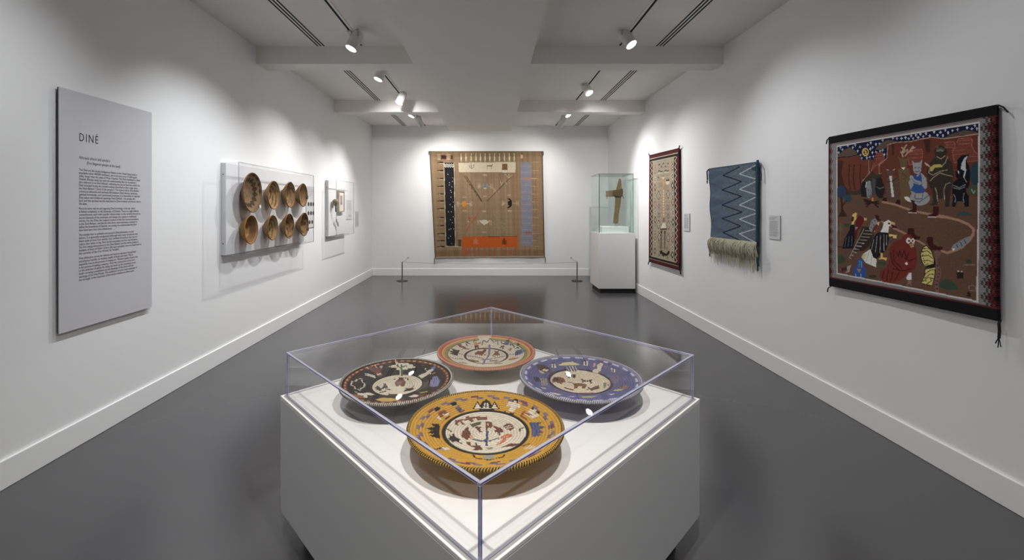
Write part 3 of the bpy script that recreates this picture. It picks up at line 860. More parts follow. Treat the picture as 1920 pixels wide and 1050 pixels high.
# ------------------------------------------------------------------ weavings
M_RUG = attr_mat('woven_wool', 0.92, 0.1, wave=0.8, wscale=90.0, bump=0.3, bscale=260, noise=0.14, nscale=170)
M_YARN = mat('dark_yarn', (0.03, 0.03, 0.032), 0.9, 0.1, noise=0.2, nscale=200)
M_YARNB = mat('blue_yarn', (0.045, 0.07, 0.10), 0.9, 0.1, noise=0.2, nscale=200)
M_YARNR = mat('grey_brown_yarn', (0.13, 0.11, 0.09), 0.9, 0.1, noise=0.2, nscale=200)
M_BATTEN = mat('batten_wood', (0.30, 0.24, 0.17), 0.7, 0.2, noise=0.15, nscale=30)
RUGX = 2.562
def right3(a, b, off): return (XR - .016 - off, a, b)
def back3(a, b, off): return (a, YB - .018 - off, b)
def conv_right(ox, oy, s): return lambda x, y: at_x(ox + x / s, oy + y / s, RUGX)
def conv_back(ox, oy, s): return lambda x, y: at_y(ox + x / s, oy + y / s, 9.50)
def tassel(root, pts, r, m, fray=True):
    parts = [tube_vf(pts, r, 6)]
    if fray:
        e = Vector(pts[-1])
        for k in range(4):
            a = k * 1.6
            parts.append(tube_vf([e + Vector((0, 0, .004)), e + Vector((-.004, .012 * math.cos(a), -.03 - .006 * k))], r * .45, 4))
    V, F = join(parts); mesh_obj('corner_tassel', V, F, m, root)

# --- the pictorial weaving, nearest on the right wall
def grain(C, amt, seed):
    g = np.random.default_rng(seed); return C * (1 + amt * (g.random(len(C))[:, None] - .5))
def pictorial(P, U, V):
    c = Canvas(P, (98, 68, 51), conv_right(1560, 210, 5.25))
    A = c.conv; B = conv_right(1540, 380, 4.772)
    # inner picture frame in author A units
    GR = (92, 40, 28)
    c.p((102, 50, 36), 20, 300, 1480, 90, 1480, 830, 900, 822, 500, 815, 20, 815)                       # red mesas
    c.p((24, 28, 58), 40, 330, 1470, 90, 1447, 212, 1280, 238, 1100, 262, 980, 247, 880, 264, 780, 290, 640, 297, 556, 320, 546, 465, 300, 470, 250, 400, 40, 450)   # night
    c.p((86, 70, 58), 55, 452, 60, 425, 130, 375, 180, 347, 240, 382, 268, 430, 200, 440)               # clouds
    c.p((86, 70, 58), 430, 372, 480, 310, 560, 272, 650, 292, 552, 325, 545, 352, 480, 372)
    c.p((86, 70, 58), 1090, 258, 1170, 218, 1300, 178, 1400, 192, 1446, 208, 1440, 220, 1290, 240)
    c.l((30, 26, 24), .006, 60, 452, 200, 436, 270, 418)
    for x, y in ((90, 352), (72, 400), (110, 372), (165, 335), (212, 350), (238, 328), (285, 345), (262, 385), (360, 325), (390, 305), (408, 350), (440, 318), (475, 312), (506, 280), (290, 425), (318, 405), (300, 455), (352, 452), (380, 445), (415, 440), (405, 400), (385, 365), (605, 260), (643, 262), (688, 262), (728, 252), (757, 265), (783, 237), (800, 262), (828, 228), (850, 252), (872, 218), (898, 242), (926, 212), (962, 236), (1005, 196), (1037, 228), (1065, 202), (1090, 232), (1113, 178), (1140, 205), (1183, 184), (1233, 174), (1326, 155), (1372, 166), (1402, 136), (1424, 166), (505, 378), (522, 420), (440, 395), (480, 385)):
        c.l((190, 190, 196), .0042, x, y - 12, x, y + 12); c.l((190, 190, 196), .0042, x - 9, y - 1, x + 9, y - 3)
    c.e((196, 158, 66), 337, 395, 34, 42); c.e((70, 56, 44), 340, 395, 22, 28); c.l((196, 158, 66), .008, 328, 380, 345, 392, 335, 408, 350, 412)
    # cliffs, darker cracks, outlined towers
    c.p((70, 36, 28), 40, 480, 120, 480, 100, 600, 130, 720, 170, 780, 200, 815, 40, 815)
    for x in (180, 225, 290): c.l((64, 30, 24), .008, x, 520, x - 8, 640, x + 6, 760)
    c.p((60, 52, 38), 160, 770, 260, 780, 330, 690, 300, 640, 360, 640, 380, 560, 440, 620, 500, 610, 470, 720, 380, 815, 160, 815)
    c.p((66, 40, 30), 900, 270, 960, 262, 965, 390, 930, 400); c.p((66, 40, 30), 590, 310, 620, 310, 610, 420, 598, 430)
    PK = (150, 84, 70)
    def tower(f, lines):
        c.p((116, 58, 42), *f); c.l(PK, .0045, *f)
        for q in lines: c.l(PK, .0035, *q)
    tower((440, 405, 500, 400, 520, 450, 480, 500, 420, 545, 360, 620, 380, 600, 425, 500), ((430, 430, 510, 420), (425, 460, 500, 450)))
    tower((750, 400, 800, 378, 885, 365, 893, 410, 880, 510, 760, 520, 748, 440), ((760, 420, 890, 408), (760, 455, 880, 445), (765, 400, 870, 385)))
    tower((1105, 300, 1195, 290, 1210, 320, 1200, 355, 1120, 350), ((1115, 325, 1205, 318),))
    tower((1225, 300, 1240, 265, 1360, 252, 1378, 275, 1370, 330, 1400, 390, 1445, 420, 1445, 480, 1200, 500, 1180, 380, 1200, 360, 1225, 350), ((1240, 285, 1370, 272), (1235, 320, 1365, 305), (1190, 385, 1300, 372), (1195, 420, 1300, 410), (1290, 440, 1440, 435)))
    c.l((170, 130, 110), .0045, 555, 322, 545, 455, 470, 520, 468, 605, 490, 605); c.l((170, 130, 110), .004, 368, 470, 372, 600, 300, 690)
    c.l((170, 130, 110), .005, 556, 322, 640, 298, 780, 290, 880, 265, 980, 248, 1100, 263, 1280, 240, 1446, 213)
    # tree at the left, bushes at the right
    c.e((38, 60, 82), 100, 785, 50, 65); c.e((40, 66, 78), 165, 850, 36, 38); c.p((58, 38, 28), 92, 840, 112, 840, 118, 960, 160, 1030, 70, 1030, 98, 970); c.l((58, 38, 28), .012, 105, 930, 150, 875)
    c.e((34, 62, 74), 1410, 610, 52, 115); c.e((58, 78, 56), 1395, 770, 62, 50); c.l((150, 160, 150), .004, 1375, 765, 1392, 800, 1412, 770)
    c.e((70, 80, 60), 268, 890, 32, 16); c.p((46, 74, 74), 1215, 1020, 1260, 990, 1300, 970, 1340, 995, 1390, 1018)
    # camp fire and the small dark figures
    for q in ((330, 880, 460, 905), (460, 880, 335, 905), (345, 930, 400, 880), (455, 935, 400, 880), (320, 862, 400, 885)): c.l((44, 32, 28), .011, *q)
    c.e((205, 110, 40), 404, 860, 11, 18)
    c.e((34, 34, 38), 318, 770, 30, 62); c.e((30, 30, 34), 320, 705, 20, 24); c.l((190, 190, 190), .007, 338, 740, 348, 690)
    c.e((128, 130, 132), 370, 770, 26, 80); c.e((128, 130, 132), 372, 700, 18, 24); c.l((60, 60, 64), .004, 362, 760, 366, 830); c.l((60, 60, 64), .004, 380, 760, 378, 840)
    c.p((36, 34, 36), 290, 830, 310, 770, 340, 790, 345, 840); c.p((70, 70, 74), 400, 650, 430, 660, 440, 800, 400, 830)
    c.e((38, 34, 34), 475, 760, 46, 84); c.e((38, 34, 34), 472, 672, 30, 30); c.l((120, 120, 120), .0035, 440, 735, 475, 755, 510, 740); c.p((38, 34, 34), 440, 820, 470, 830, 460, 850, 490, 850, 520, 830)
    # standing brown animal with white front
    c.p((92, 66, 58), 545, 650, 600, 620, 650, 650, 665, 740, 660, 860, 545, 860, 530, 740); c.p((92, 62, 54), 535, 560, 560, 570, 600, 570, 625, 558, 615, 610, 580, 630, 548, 612)
    c.p((196, 190, 182), 566, 630, 592, 630, 596, 700, 614, 838, 588, 838, 576, 720); c.l((52, 38, 34), .005, 545, 690, 600, 680, 640, 650); c.l((190, 180, 170), .004, 545, 566, 560, 572)
    c.l((190, 180, 170), .004, 606, 572, 622, 562)
    c.p((60, 26, 24), 505, 845, 540, 845, 540, 885, 495, 885); c.p((60, 26, 24), 640, 862, 672, 862, 670, 915, 618, 910)
    # deer
    c.p((104, 80, 48), 655, 560, 760, 550, 775, 640, 770, 840, 720, 880, 680, 880, 668, 760); c.p((104, 80, 48), 668, 470, 700, 455, 740, 460, 742, 520, 720, 560, 690, 560, 672, 530); c.p((104, 80, 48), 640, 435, 700, 465, 680, 490); c.p((104, 80, 48), 760, 440, 720, 470, 738, 492)
    AN = (176, 140, 112)
    for q in ((700, 440, 690, 400, 720, 350, 735, 325), (708, 390, 680, 395), (716, 370, 690, 350), (722, 430, 760, 390, 800, 340), (760, 390, 790, 380), (778, 366, 815, 350), (705, 400, 730, 380), (742, 405, 745, 370)): c.l(AN, .0085, *q)
    c.p((214, 204, 190), 682, 545, 722, 545, 706, 572); c.l((80, 56, 34), .005, 690, 600, 740, 640, 700, 660)
    c.p((214, 204, 190), 712, 835, 740, 830, 775, 860, 776, 888, 745, 880, 714, 855)
    # grey cat with blue vest
    CG = (146, 146, 148)
    c.e(CG, 862, 850, 100, 70); c.p(CG, 790, 640, 880, 600, 925, 650, 935, 740, 900, 780, 940, 800, 860, 900, 790, 840, 770, 760, 752, 690)
    c.p(CG, 795, 520, 785, 475, 815, 500, 858, 498, 884, 470, 880, 520, 872, 590, 845, 615, 810, 600, 796, 570)
    c.p((40, 78, 138), 798, 620, 822, 618, 840, 640, 870, 605, 880, 640, 880, 720, 915, 765, 900, 800, 830, 802, 770, 770, 800, 720, 790, 670)
    c.l(CG, .022, 780, 640, 800, 680, 860, 700); c.l((90, 90, 94), .004, 785, 655, 810, 690, 850, 705); c.l((90, 90, 94), .004, 815, 800, 815, 855, 885, 855, 890, 800); c.l((60, 60, 66), .004, 812, 545, 826, 550); c.l((60, 60, 66), .004, 846, 550, 862, 545); c.l((70, 70, 74), .004, 820, 585, 840, 590, 858, 578)
    c.l((60, 60, 62), .004, 780, 870, 860, 885, 950, 820); c.p((46, 34, 34), 772, 865, 805, 870, 815, 905, 790, 905)
    c.p((66, 24, 24), 792, 905, 832, 905, 832, 985, 750, 985, 755, 970, 790, 955); c.l((190, 180, 176), .005, 750, 990, 828, 995)
    # dark bear
    BR = (56, 47, 39)
    c.p(BR, 1015, 440, 1120, 440, 1175, 500, 1198, 600, 1180, 720, 1160, 830, 1155, 935, 1110, 935, 1115, 840, 1060, 860, 1040, 850, 1035, 915, 950, 920, 990, 890, 985, 780, 945, 700, 930, 580, 960, 500)
    c.e(BR, 1068, 395, 62, 66); c.e((110, 78, 66), 1030, 342, 13, 13); c.e((110, 78, 66), 1116, 344, 13, 13); c.e((80, 72, 60), 1062, 372, 40, 24); c.l((150, 140, 120), .004, 1030, 385, 1060, 372, 1090, 382); c.l((160, 150, 130), .004, 1030, 440, 1070, 462, 1110, 430)
    c.p((180, 160, 76), 960, 545, 1000, 520, 1060, 514, 1088, 530, 1080, 545, 1010, 550, 985, 580, 962, 585)
    LN = (158, 140, 116)
    for q in ((955, 555, 950, 600, 990, 620, 1060, 585, 1130, 570), (960, 680, 1000, 640, 1060, 600, 1120, 620, 1180, 632), (1135, 440, 1110, 500, 1080, 530), (1012, 745, 1030, 800, 1036, 880), (1105, 860, 1098, 760, 1120, 710, 1160, 695)): c.l(LN, .0042, *q)
    c.l((190, 150, 120), .009, 918, 505, 955, 535)
    c.p((66, 24, 24), 990, 928, 1048, 930, 1048, 1030, 945, 1028, 950, 1010, 990, 1000); c.l((190, 180, 176), .005, 945, 1033, 1050, 1036)
    # skunk
    SK = (24, 25, 30)
    c.p(SK, 1225, 560, 1232, 470, 1270, 430, 1350, 415, 1320, 480, 1350, 540, 1360, 620, 1350, 720, 1330, 760, 1300, 700)
    c.p((180, 182, 188), 1262, 560, 1275, 500, 1300, 450, 1335, 430, 1310, 480, 1318, 580, 1300, 650, 1290, 640, 1300, 580)
    c.p(SK, 1190, 690, 1240, 655, 1300, 655, 1325, 700, 1315, 780, 1345, 830, 1350, 930, 1310, 935, 1290, 880, 1230, 880, 1210, 935, 1175, 930, 1190, 850, 1180, 770)
    c.p(SK, 1212, 580, 1240, 590, 1285, 575, 1300, 590, 1280, 640, 1240, 660, 1215, 640); c.l((190, 190, 194), .005, 1240, 585, 1246, 606)
    for q in ((1185, 720, 1250, 745, 1310, 715), (1190, 745, 1250, 760, 1300, 740), (1300, 655, 1325, 690), (1195, 810, 1215, 850, 1210, 890), (1300, 800, 1290, 840, 1296, 890)): c.l((130, 132, 138), .0035, *q)
    # winding path
    PA = (160, 118, 92)
    c.l(PA, .013, 500, 885, 620, 910, 700, 940, 790, 972, 900, 995, 1050, 1020, 1140, 1035)
    c.p((66, 24, 24), 792, 905, 832, 905, 832, 985, 750, 985, 755, 970, 790, 955); c.l((190, 180, 176), .005, 750, 990, 828, 995)
    c.p((66, 24, 24), 990, 928, 1048, 930, 1048, 1030, 945, 1028, 950, 1010, 990, 1000); c.l((190, 180, 176), .005, 945, 1033, 1050, 1036)
    # ---- lower half, author B units
    c.conv = B
    c.l(PA, .014, 1040, 125, 1120, 130, 1240, 160, 1320, 195, 1365, 235, 1365, 280, 1335, 330, 1260, 400, 1190, 430, 1130, 450, 1080, 432)
    c.l(PA, .012, 920, 375, 860, 340, 740, 272, 660, 235, 610, 205, 540, 170)
    # cactus, bushes
    c.l((100, 96, 84), .006, 180, 180, 180, 330); c.l((100, 96, 84), .005, 165, 200, 166, 240, 180, 245, 194, 240, 195, 200)
    c.e((56, 70, 44), 180, 510, 42, 38); c.e((60, 76, 46), 540, 545, 40, 18); c.e((44, 58, 46), 460, 660, 36, 14)
    c.p((52, 72, 52), 1050, 745, 1080, 700, 1130, 680, 1200, 715, 1240, 780, 1120, 780); c.e((52, 62, 46), 1325, 525, 26, 20); c.l((130, 120, 110), .004, 1285, 556, 1380, 556)
    c.e((50, 70, 48), 235, 200, 24, 16)
    # chequered ladder tail
    c.p((54, 40, 34), 370, 215, 450, 220, 470, 290, 430, 390, 380, 430, 300, 440, 340, 300)
    for i in range(10):
        t = i / 9; x0, y0 = 395 - 140 * t, 250 + 245 * t
        c.l((170, 168, 160), .0045, x0, y0, x0 + 70 * (1 - t) + 14, y0 + 6)
    c.l((150, 150, 146), .004, 385, 235, 255, 490)
    # yellow bird, red bird, black bird
    c.e((200, 172, 66), 300, 130, 20, 34); c.e((200, 172, 66), 312, 102, 12, 14); c.p((200, 172, 66), 285, 150, 305, 155, 295, 195, 275, 195); c.p((46, 40, 30), 282, 120, 300, 130, 292, 165, 272, 170)
    c.p((98, 26, 34), 345, 110, 385, 140, 385, 165, 355, 225, 330, 250, 320, 330, 300, 320, 310, 220, 315, 160); c.p((196, 160, 90), 384, 135, 412, 140, 405, 160, 384, 158)
    c.e((26, 26, 36), 285, 222, 26, 26); c.p((26, 26, 36), 262, 235, 302, 240, 305, 330, 290, 410, 190, 412, 215, 320); c.p((150, 120, 110), 305, 215, 335, 220, 310, 245)
    for q in ((230, 310, 215, 395), (255, 300, 245, 395), (280, 300, 275, 390)): c.l((96, 100, 118), .0035, *q)
    c.l((70, 60, 56), .005, 225, 415, 222, 465); c.l((70, 60, 56), .005, 255, 415, 255, 465); c.l((40, 36, 34), .006, 150, 395, 190, 400)
    # speckled turkey-like bird
    c.p((128, 126, 128), 450, 160, 480, 138, 505, 160, 500, 190, 470, 230, 450, 270, 428, 230); c.p((112, 36, 44), 470, 215, 505, 180, 512, 200, 470, 260, 452, 270); c.p((204, 160, 110), 495, 180, 522, 170, 515, 205, 500, 196)
    for x, y in ((455, 180), (470, 200), (480, 160), (448, 220), (462, 235)): c.e((60, 58, 60), x, y, 5, 6)
    c.p((60, 28, 24), 480, 110, 515, 115, 515, 145, 545, 158, 500, 162)
    # eagle
    c.p((36, 32, 32), 525, 262, 600, 272, 605, 340, 580, 420, 540, 460, 500, 500, 440, 520, 430, 420, 455, 330, 490, 280)
    c.p((214, 210, 206), 560, 175, 600, 155, 625, 170, 625, 195, 605, 215, 598, 270, 530, 262, 548, 225); c.e((60, 52, 50), 605, 185, 11, 9); c.p((206, 160, 66), 625, 168, 658, 180, 655, 210, 645, 196, 622, 192)
    c.p((206, 202, 194), 440, 415, 375, 460, 360, 490, 400, 540, 490, 578, 495, 505, 465, 490); c.p((186, 180, 120), 375, 460, 360, 490, 385, 515, 410, 450)
    for q in ((470, 330, 450, 420), (500, 300, 485, 440), (530, 290, 525, 450), (560, 285, 560, 430), (585, 290, 582, 380), (430, 440, 400, 530), (455, 470, 440, 560)): c.l((150, 148, 150), .0038, *q)
    c.p((206, 170, 66), 530, 450, 548, 450, 550, 488, 588, 495, 580, 520, 555, 506, 510, 506, 530, 490); c.p((206, 180, 96), 605, 280, 640, 285, 675, 290, 670, 318, 640, 316, 638, 300, 605, 302); c.l((70, 72, 90), .006, 640, 320, 635, 362); c.l((70, 72, 90), .006, 620, 320, 600, 352)
    c.p((66, 26, 24), 630, 195, 668, 210, 680, 228, 630, 225)
    # red owl-like figure
    RD = (112, 40, 32)
    c.p(RD, 720, 320, 740, 285, 800, 270, 830, 300, 840, 390, 855, 440, 860, 520, 840, 600, 780, 640, 700, 700, 640, 720, 560, 715, 520, 660, 530, 610, 580, 580, 610, 500, 600, 420, 640, 360)
    for q in ((640, 420, 650, 520, 720, 590), (620, 450, 635, 540, 690, 600), (670, 440, 690, 480, 700, 430, 720, 490, 740, 430, 765, 500, 780, 450), (560, 620, 545, 680), (600, 600, 585, 700), (640, 620, 620, 705), (700, 620, 660, 690), (750, 500, 790, 520, 840, 500), (640, 590, 740, 610, 800, 590)): c.l((66, 20, 20), .006, *q)
    c.e((206, 196, 186), 778, 340, 22, 26); c.e((206, 196, 186), 818, 340, 18, 22); c.e((40, 26, 24), 784, 342, 9, 10); c.e((40, 26, 24), 816, 342, 8, 9); c.p((176, 140, 110), 785, 375, 830, 360, 828, 395, 800, 402); c.l((90, 50, 40), .004, 790, 385, 822, 380)
    c.p((64, 26, 24), 768, 228, 828, 230, 830, 280, 860, 300, 890, 305, 870, 335, 830, 330, 800, 285, 770, 285); c.e((220, 200, 190), 762, 545, 13, 12)
    c.p((206, 202, 198), 785, 630, 808, 625, 810, 690, 770, 690, 760, 670); c.p((130, 100, 90), 775, 695, 805, 695, 820, 715, 805, 715, 810, 750, 795, 725, 760, 745, 775, 715)
    # boot and butterfly woman
    c.p((64, 24, 24), 945, 308, 1000, 310, 1000, 370, 1040, 390, 1095, 395, 1080, 425, 985, 425, 940, 350)
    YL = (196, 180, 92)
    c.p((40, 32, 24), 885, 460, 905, 400, 935, 378, 965, 400, 990, 430, 1012, 500, 1030, 545, 1012, 580, 930, 580, 890, 520); c.p(YL, 892, 462, 912, 405, 936, 386, 958, 405, 982, 432, 1005, 500, 1006, 545, 950, 560, 930, 570, 900, 520)
    c.p((40, 32, 24), 930, 590, 1030, 570, 1025, 640, 1000, 745, 960, 742, 895, 722, 925, 650); c.p(YL, 936, 598, 1022, 580, 1018, 640, 996, 738, 958, 734, 902, 718, 930, 655)
    for q in ((895, 480, 960, 470, 1000, 500), (900, 440, 950, 430, 985, 460), (912, 410, 965, 412), (905, 520, 960, 515, 1005, 535), (930, 560, 960, 545), (930, 640, 975, 605, 1018, 600), (925, 680, 975, 640, 1014, 640), (912, 705, 960, 670, 1005, 680), (945, 730, 990, 700)): c.l((56, 44, 26), .0045, *q)
    for x, y in ((908, 440), (910, 470), (915, 500), (925, 535), (940, 700), (965, 715), (985, 690), (930, 650)): c.e((40, 32, 24), x, y, 5, 6)
    c.p((118, 82, 74), 1010, 440, 1040, 420, 1075, 450, 1060, 490, 1040, 500, 1045, 545, 1075, 590, 1078, 640, 1055, 720, 1062, 800, 1035, 805, 1020, 760, 1030, 660, 1025, 560, 1030, 510, 1012, 480)
    for x, y in ((1045, 565), (1060, 600), (1058, 635), (1050, 665), (1044, 700), (1040, 735), (1044, 770)): c.e((76, 48, 46), x, y, 9, 8)
    # fish-like grey shape, small owl, initials and house sign
    c.p((122, 128, 132), 1165, 415, 1180, 380, 1250, 335, 1330, 300, 1345, 310, 1330, 350, 1260, 400, 1195, 432); c.e((206, 204, 200), 1185, 418, 12, 11)
    for q in ((1215, 375, 1225, 400), (1250, 355, 1262, 385), (1285, 335, 1298, 362)): c.l((60, 62, 66), .005, *q)
    c.p((44, 36, 30), 1215, 625, 1280, 622, 1280, 678, 1225, 682); c.e((200, 190, 180), 1234, 612, 8, 5); c.e((200, 190, 180), 1264, 616, 8, 5)
    c.l((128, 108, 92), .004, 1335, 785, 1330, 750, 1360, 738, 1392, 750, 1396, 790, 1335, 785); c.l((90, 72, 60), .004, 1345, 765, 1385, 768)
    c.l((28, 22, 20), .006, 1330, 800, 1332, 835, 1315, 830); c.l((28, 22, 20), .006, 1320, 812, 1350, 818); c.e((28, 22, 20), 1342, 834, 9, 7)
    # small bird and blue cloth shape bottom left
    c.p((150, 140, 134), 170, 600, 240, 570, 275, 555, 262, 580, 255, 620, 210, 632, 240, 610, 235, 590); c.p((60, 46, 40), 180, 590, 235, 570, 230, 600, 190, 620)
    c.p((44, 78, 140), 320, 530, 345, 490, 380, 520, 380, 570, 405, 590, 405, 650, 385, 680, 300, 662, 285, 640, 290, 580, 320, 570)
    c.p((150, 120, 90), 316, 592, 360, 596, 342, 625); c.l((120, 150, 190), .004, 345, 520, 340, 575); c.l((120, 150, 190), .004, 362, 525, 362, 580); c.l((150, 170, 200), .005, 310, 640, 312, 662); c.l((150, 170, 200), .005, 355, 640, 357, 668)
    # ---- borders last, in the rug's own u, v
    C = c.C
    def ln(x, y): return np.array(at_x(x, y, RUGX))
    inner = [ln(1570.7, 274.1), ln(1835.2, 229.5), ln(1835.2, 565.3), ln(1570.7, 512.7)]
    iu = lambda y: y
    yl, yr = inner[0][0], inner[1][0]
    Y, Z = P[:, 0], P[:, 1]
    t = (yl - Y) / (yl - yr)
    ztop = inner[0][1] + (inner[1][1] - inner[0][1]) * t; zbot = inner[3][1] + (inner[2][1] - inner[3][1]) * t
    out = (Y > yl) | (Y < yr) | (Z > ztop) | (Z < zbot)
    grey = lin((128, 124, 122))
    C[out] = grey
    sp = out & (((np.floor(U * 150) + np.floor(V * 150)) % 2) == 0); C[sp] *= .78
    ed = ((np.abs(Y - yl) < .004) | (np.abs(Y - yr) < .004)) & (Z < ztop + .004) & (Z > zbot - .004) | ((np.abs(Z - ztop) < .0045) | (np.abs(Z - zbot) < .0045)) & (Y < yl + .004) & (Y > yr - .004)
    C[ed] = lin((190, 182, 178))
    tri = np.abs(((V * 15) % 1) - .5) * 2; tri2 = np.abs(((V * 75) % 1) - .5) * 2
    for d, wd in ((U, .058), (1 - U, .105)):
        q = d / (wd * .66) + .45 * tri - .18 * tri2
        C[(q < .95)] = lin((60, 54, 54)); C[(q < .80)] = lin((120, 112, 110)); C[(q < .68)] = lin((30, 26, 28)); C[(q < .55)] = lin((104, 40, 44)); C[(q < .42)] = lin((34, 22, 24)); C[(q < .30)] = lin((86, 28, 32)); C[q < .16] = lin((34, 18, 20))
    tb = (V < .050) | (V > .945); C[tb] = lin((27, 25, 27))
    C[((V > .050) & (V < .055)) | ((V > .938) & (V < .945))] = lin((96, 34, 36))
    return grain(sat(C, .82) * 1.4, .25, 1)
def wave_pic(U, V): return .004 * np.sin(U * 5 + V * 3) + .005 * (V - .2) ** 2 + .006 * np.clip((U - .93) / .07, 0, 1) * np.sin(V * 9) ** 2
pr = thing('pictorial_weaving', 'large pictorial weaving of animals around a campfire under stars, with black bands', 'weaving', (XR - .02, 2.76, .91))
pc = [at_x(1554, 257, RUGX), at_x(1868, 196, RUGX), at_x(1874, 602, RUGX), at_x(1556, 536, RUGX)]
cloth('woven_panel', pc, right3, 360, 360, pictorial, M_RUG, pr, .014, wave_pic)
box('hanging_batten', (XR - .0155, XR - .001, pc[1][0] + .03, pc[0][0] - .03, pc[1][1] - .06, pc[1][1] - .025), M_BATTEN, pr)
for (y, z), s in ((pc[0], 1), (pc[3], 1)):
    tassel(pr, [(XR - .02, y - .004, z), (XR - .03, y + .014, z - .02), (XR - .03, y + .022, z - .05)], .004, M_YARN, False)
(y, z) = pc[1]; tassel(pr, [(XR - .02, y + .004, z - .004), (XR - .03, y - .01, z - .005), (XR - .028, y - .03, z - .02), (XR - .028, y - .05, z - .05)], .0035, M_YARN, False)
(y, z) = pc[2]; tassel(pr, [(XR - .02, y + .004, z + .004), (XR - .035, y - .004, z - .01), (XR - .035, y - .006, z - .05), (XR - .033, y - .002, z - .085)], .006, M_YARN)

# --- the blue weaving
def blue(P, U, V):
    c = Canvas(P, (62, 84, 102), conv_right(1310, 280, 4.376))
    g = np.random.default_rng(4)
    zz = np.abs(((V * 5.05 + .05) % 1) - .5) * 2
    base = lin((66, 90, 110)); C = c.C
    q = U + .34 * (zz - .5)
    band = np.sin(V * 21 + 6 * np.abs(U - .2)) * .5 + np.sin(V * 47 + U * 4) * .3
    C[:] = base * (1 + .14 * band[:, None])
    C[q < .18] = (base * np.array([.85, .82, .88]))[None] * (1 + .2 * band[q < .18][:, None])
    m = (q > .42); C[m] = lin((58, 78, 94)); sp = m & (g.random(len(U)) < .4); C[sp] = lin((88, 106, 118))
    c.l((18, 32, 50), .012, 335, 143, 200, 214, 352, 265, 193, 333, 352, 387, 193, 457, 357, 515, 193, 567, 343, 630, 200, 683, 345, 750)
    for k, (a, b, d) in enumerate(((128, 203, 243), (262, 328, 370), (390, 457, 503), (525, 573, 628), (650, 693, 765))):
        c.l((150, 160, 168), .0095, 478, a, 333, b, 474, d)
    c.p((40, 58, 76), 435, 150, 475, 135, 478, 180, 440, 172)
    C[(U < .012)] = lin((34, 44, 58)); C[U > .975] = lin((30, 42, 54)); C[V < .02] = lin((58, 74, 90))
    return grain(sat(C, .60) * 1.5, .35, 2)
def wave_blue(U, V): return .006 * np.sin(V * 14) * np.clip(1 - U * 4, 0, 1) + .004 * np.sin(U * 7 + 1)
bl = thing('blue_weaving', 'blue zigzag weaving with a thick cream fringe along its foot', 'weaving', (XR - .02, 4.65, .98))
bc = [at_x(1330, 316, RUGX), at_x(1420.5, 303, RUGX), at_x(1420.5, 457, RUGX), at_x(1334, 446.5, RUGX)]
cloth('woven_panel', bc, right3, 190, 190, blue, M_RUG, bl, .014, wave_blue)
box('hanging_batten', (XR - .0155, XR - .001, bc[1][0] + .03, bc[0][0] - .03, bc[1][1] - .06, bc[1][1] - .025), M_BATTEN, bl)
M_FRINGE = mat('cream_wool', (0.60, 0.56, 0.43), 0.95, 0.1, noise=0.25, nscale=60)
rnd = random.Random(5); P = []
for k in range(820):
    t = rnd.random(); y = bc[3][0] + (bc[2][0] - bc[3][0]) * t; z = bc[3][1] + (bc[2][1] - bc[3][1]) * t
    long = k % 6 == 0; L = rnd.uniform(.17, .30) if long else rnd.uniform(.09, .18)
    x = XR - .026 - rnd.uniform(0, .012); dy = rnd.uniform(-.03, .03); bow = rnd.uniform(.015, .05) if not long else rnd.uniform(0.004, .02)
    r0 = .0030 if long else rnd.uniform(.004, .007)
    pts = [(x, y, z + .012), (x - bow, y + dy * .3, z - L * .25), (x - bow * .9, y + dy * .8, z - L * .65), (x - bow * .4, y + dy * 1.2, z - L)]
    P.append(tube_vf(pts, [r0, r0, r0 * .8, r0 * .25], 3, caps=False))
V, F = join(P); tag(mesh_obj('fringe', V, F, M_FRINGE, bl, smooth=True), 'thick cream wool fringe', kind='stuff')
def cordz(y, z0, z1, r, x=XR - .03, w_=.006):
    return [(x, y + w_ * math.sin(i * 1.3), z0 + (z1 - z0) * i / 14) for i in range(15)]
V, F = tube_vf(cordz(bc[1][0] - .004, bc[1][1] + .015, bc[2][1] - .02, .011, w_=.003), .011, 8); mesh_obj('edge_cord', V, F, M_YARNB, bl, smooth=True)
tassel(bl, cordz(bc[2][0] - .004, bc[2][1] - .02, bc[2][1] - .215, .011, w_=.003), .012, M_YARNB)
tassel(bl, [(XR - .03, bc[1][0] - .01, bc[1][1] + .005), (XR - .035, bc[1][0] - .05, bc[1][1] - .04), (XR - .03, bc[1][0] - .062, bc[1][1] - .14)], .006, M_YARNB)
tassel(bl, [(XR - .03, bc[0][0] + .01, bc[0][1] - .01), (XR - .03, bc[0][0] + .05, bc[0][1] - .03), (XR - .03, bc[0][0] + .04, bc[0][1] - .13)], .008, M_YARNB)
tassel(bl, [(XR - .03, bc[3][0] + .01, bc[3][1] - .02), (XR - .04, bc[3][0] + .035, bc[3][1] - .08), (XR - .035, bc[3][0] + .02, bc[3][1] - .17)], .007, M_YARNB)

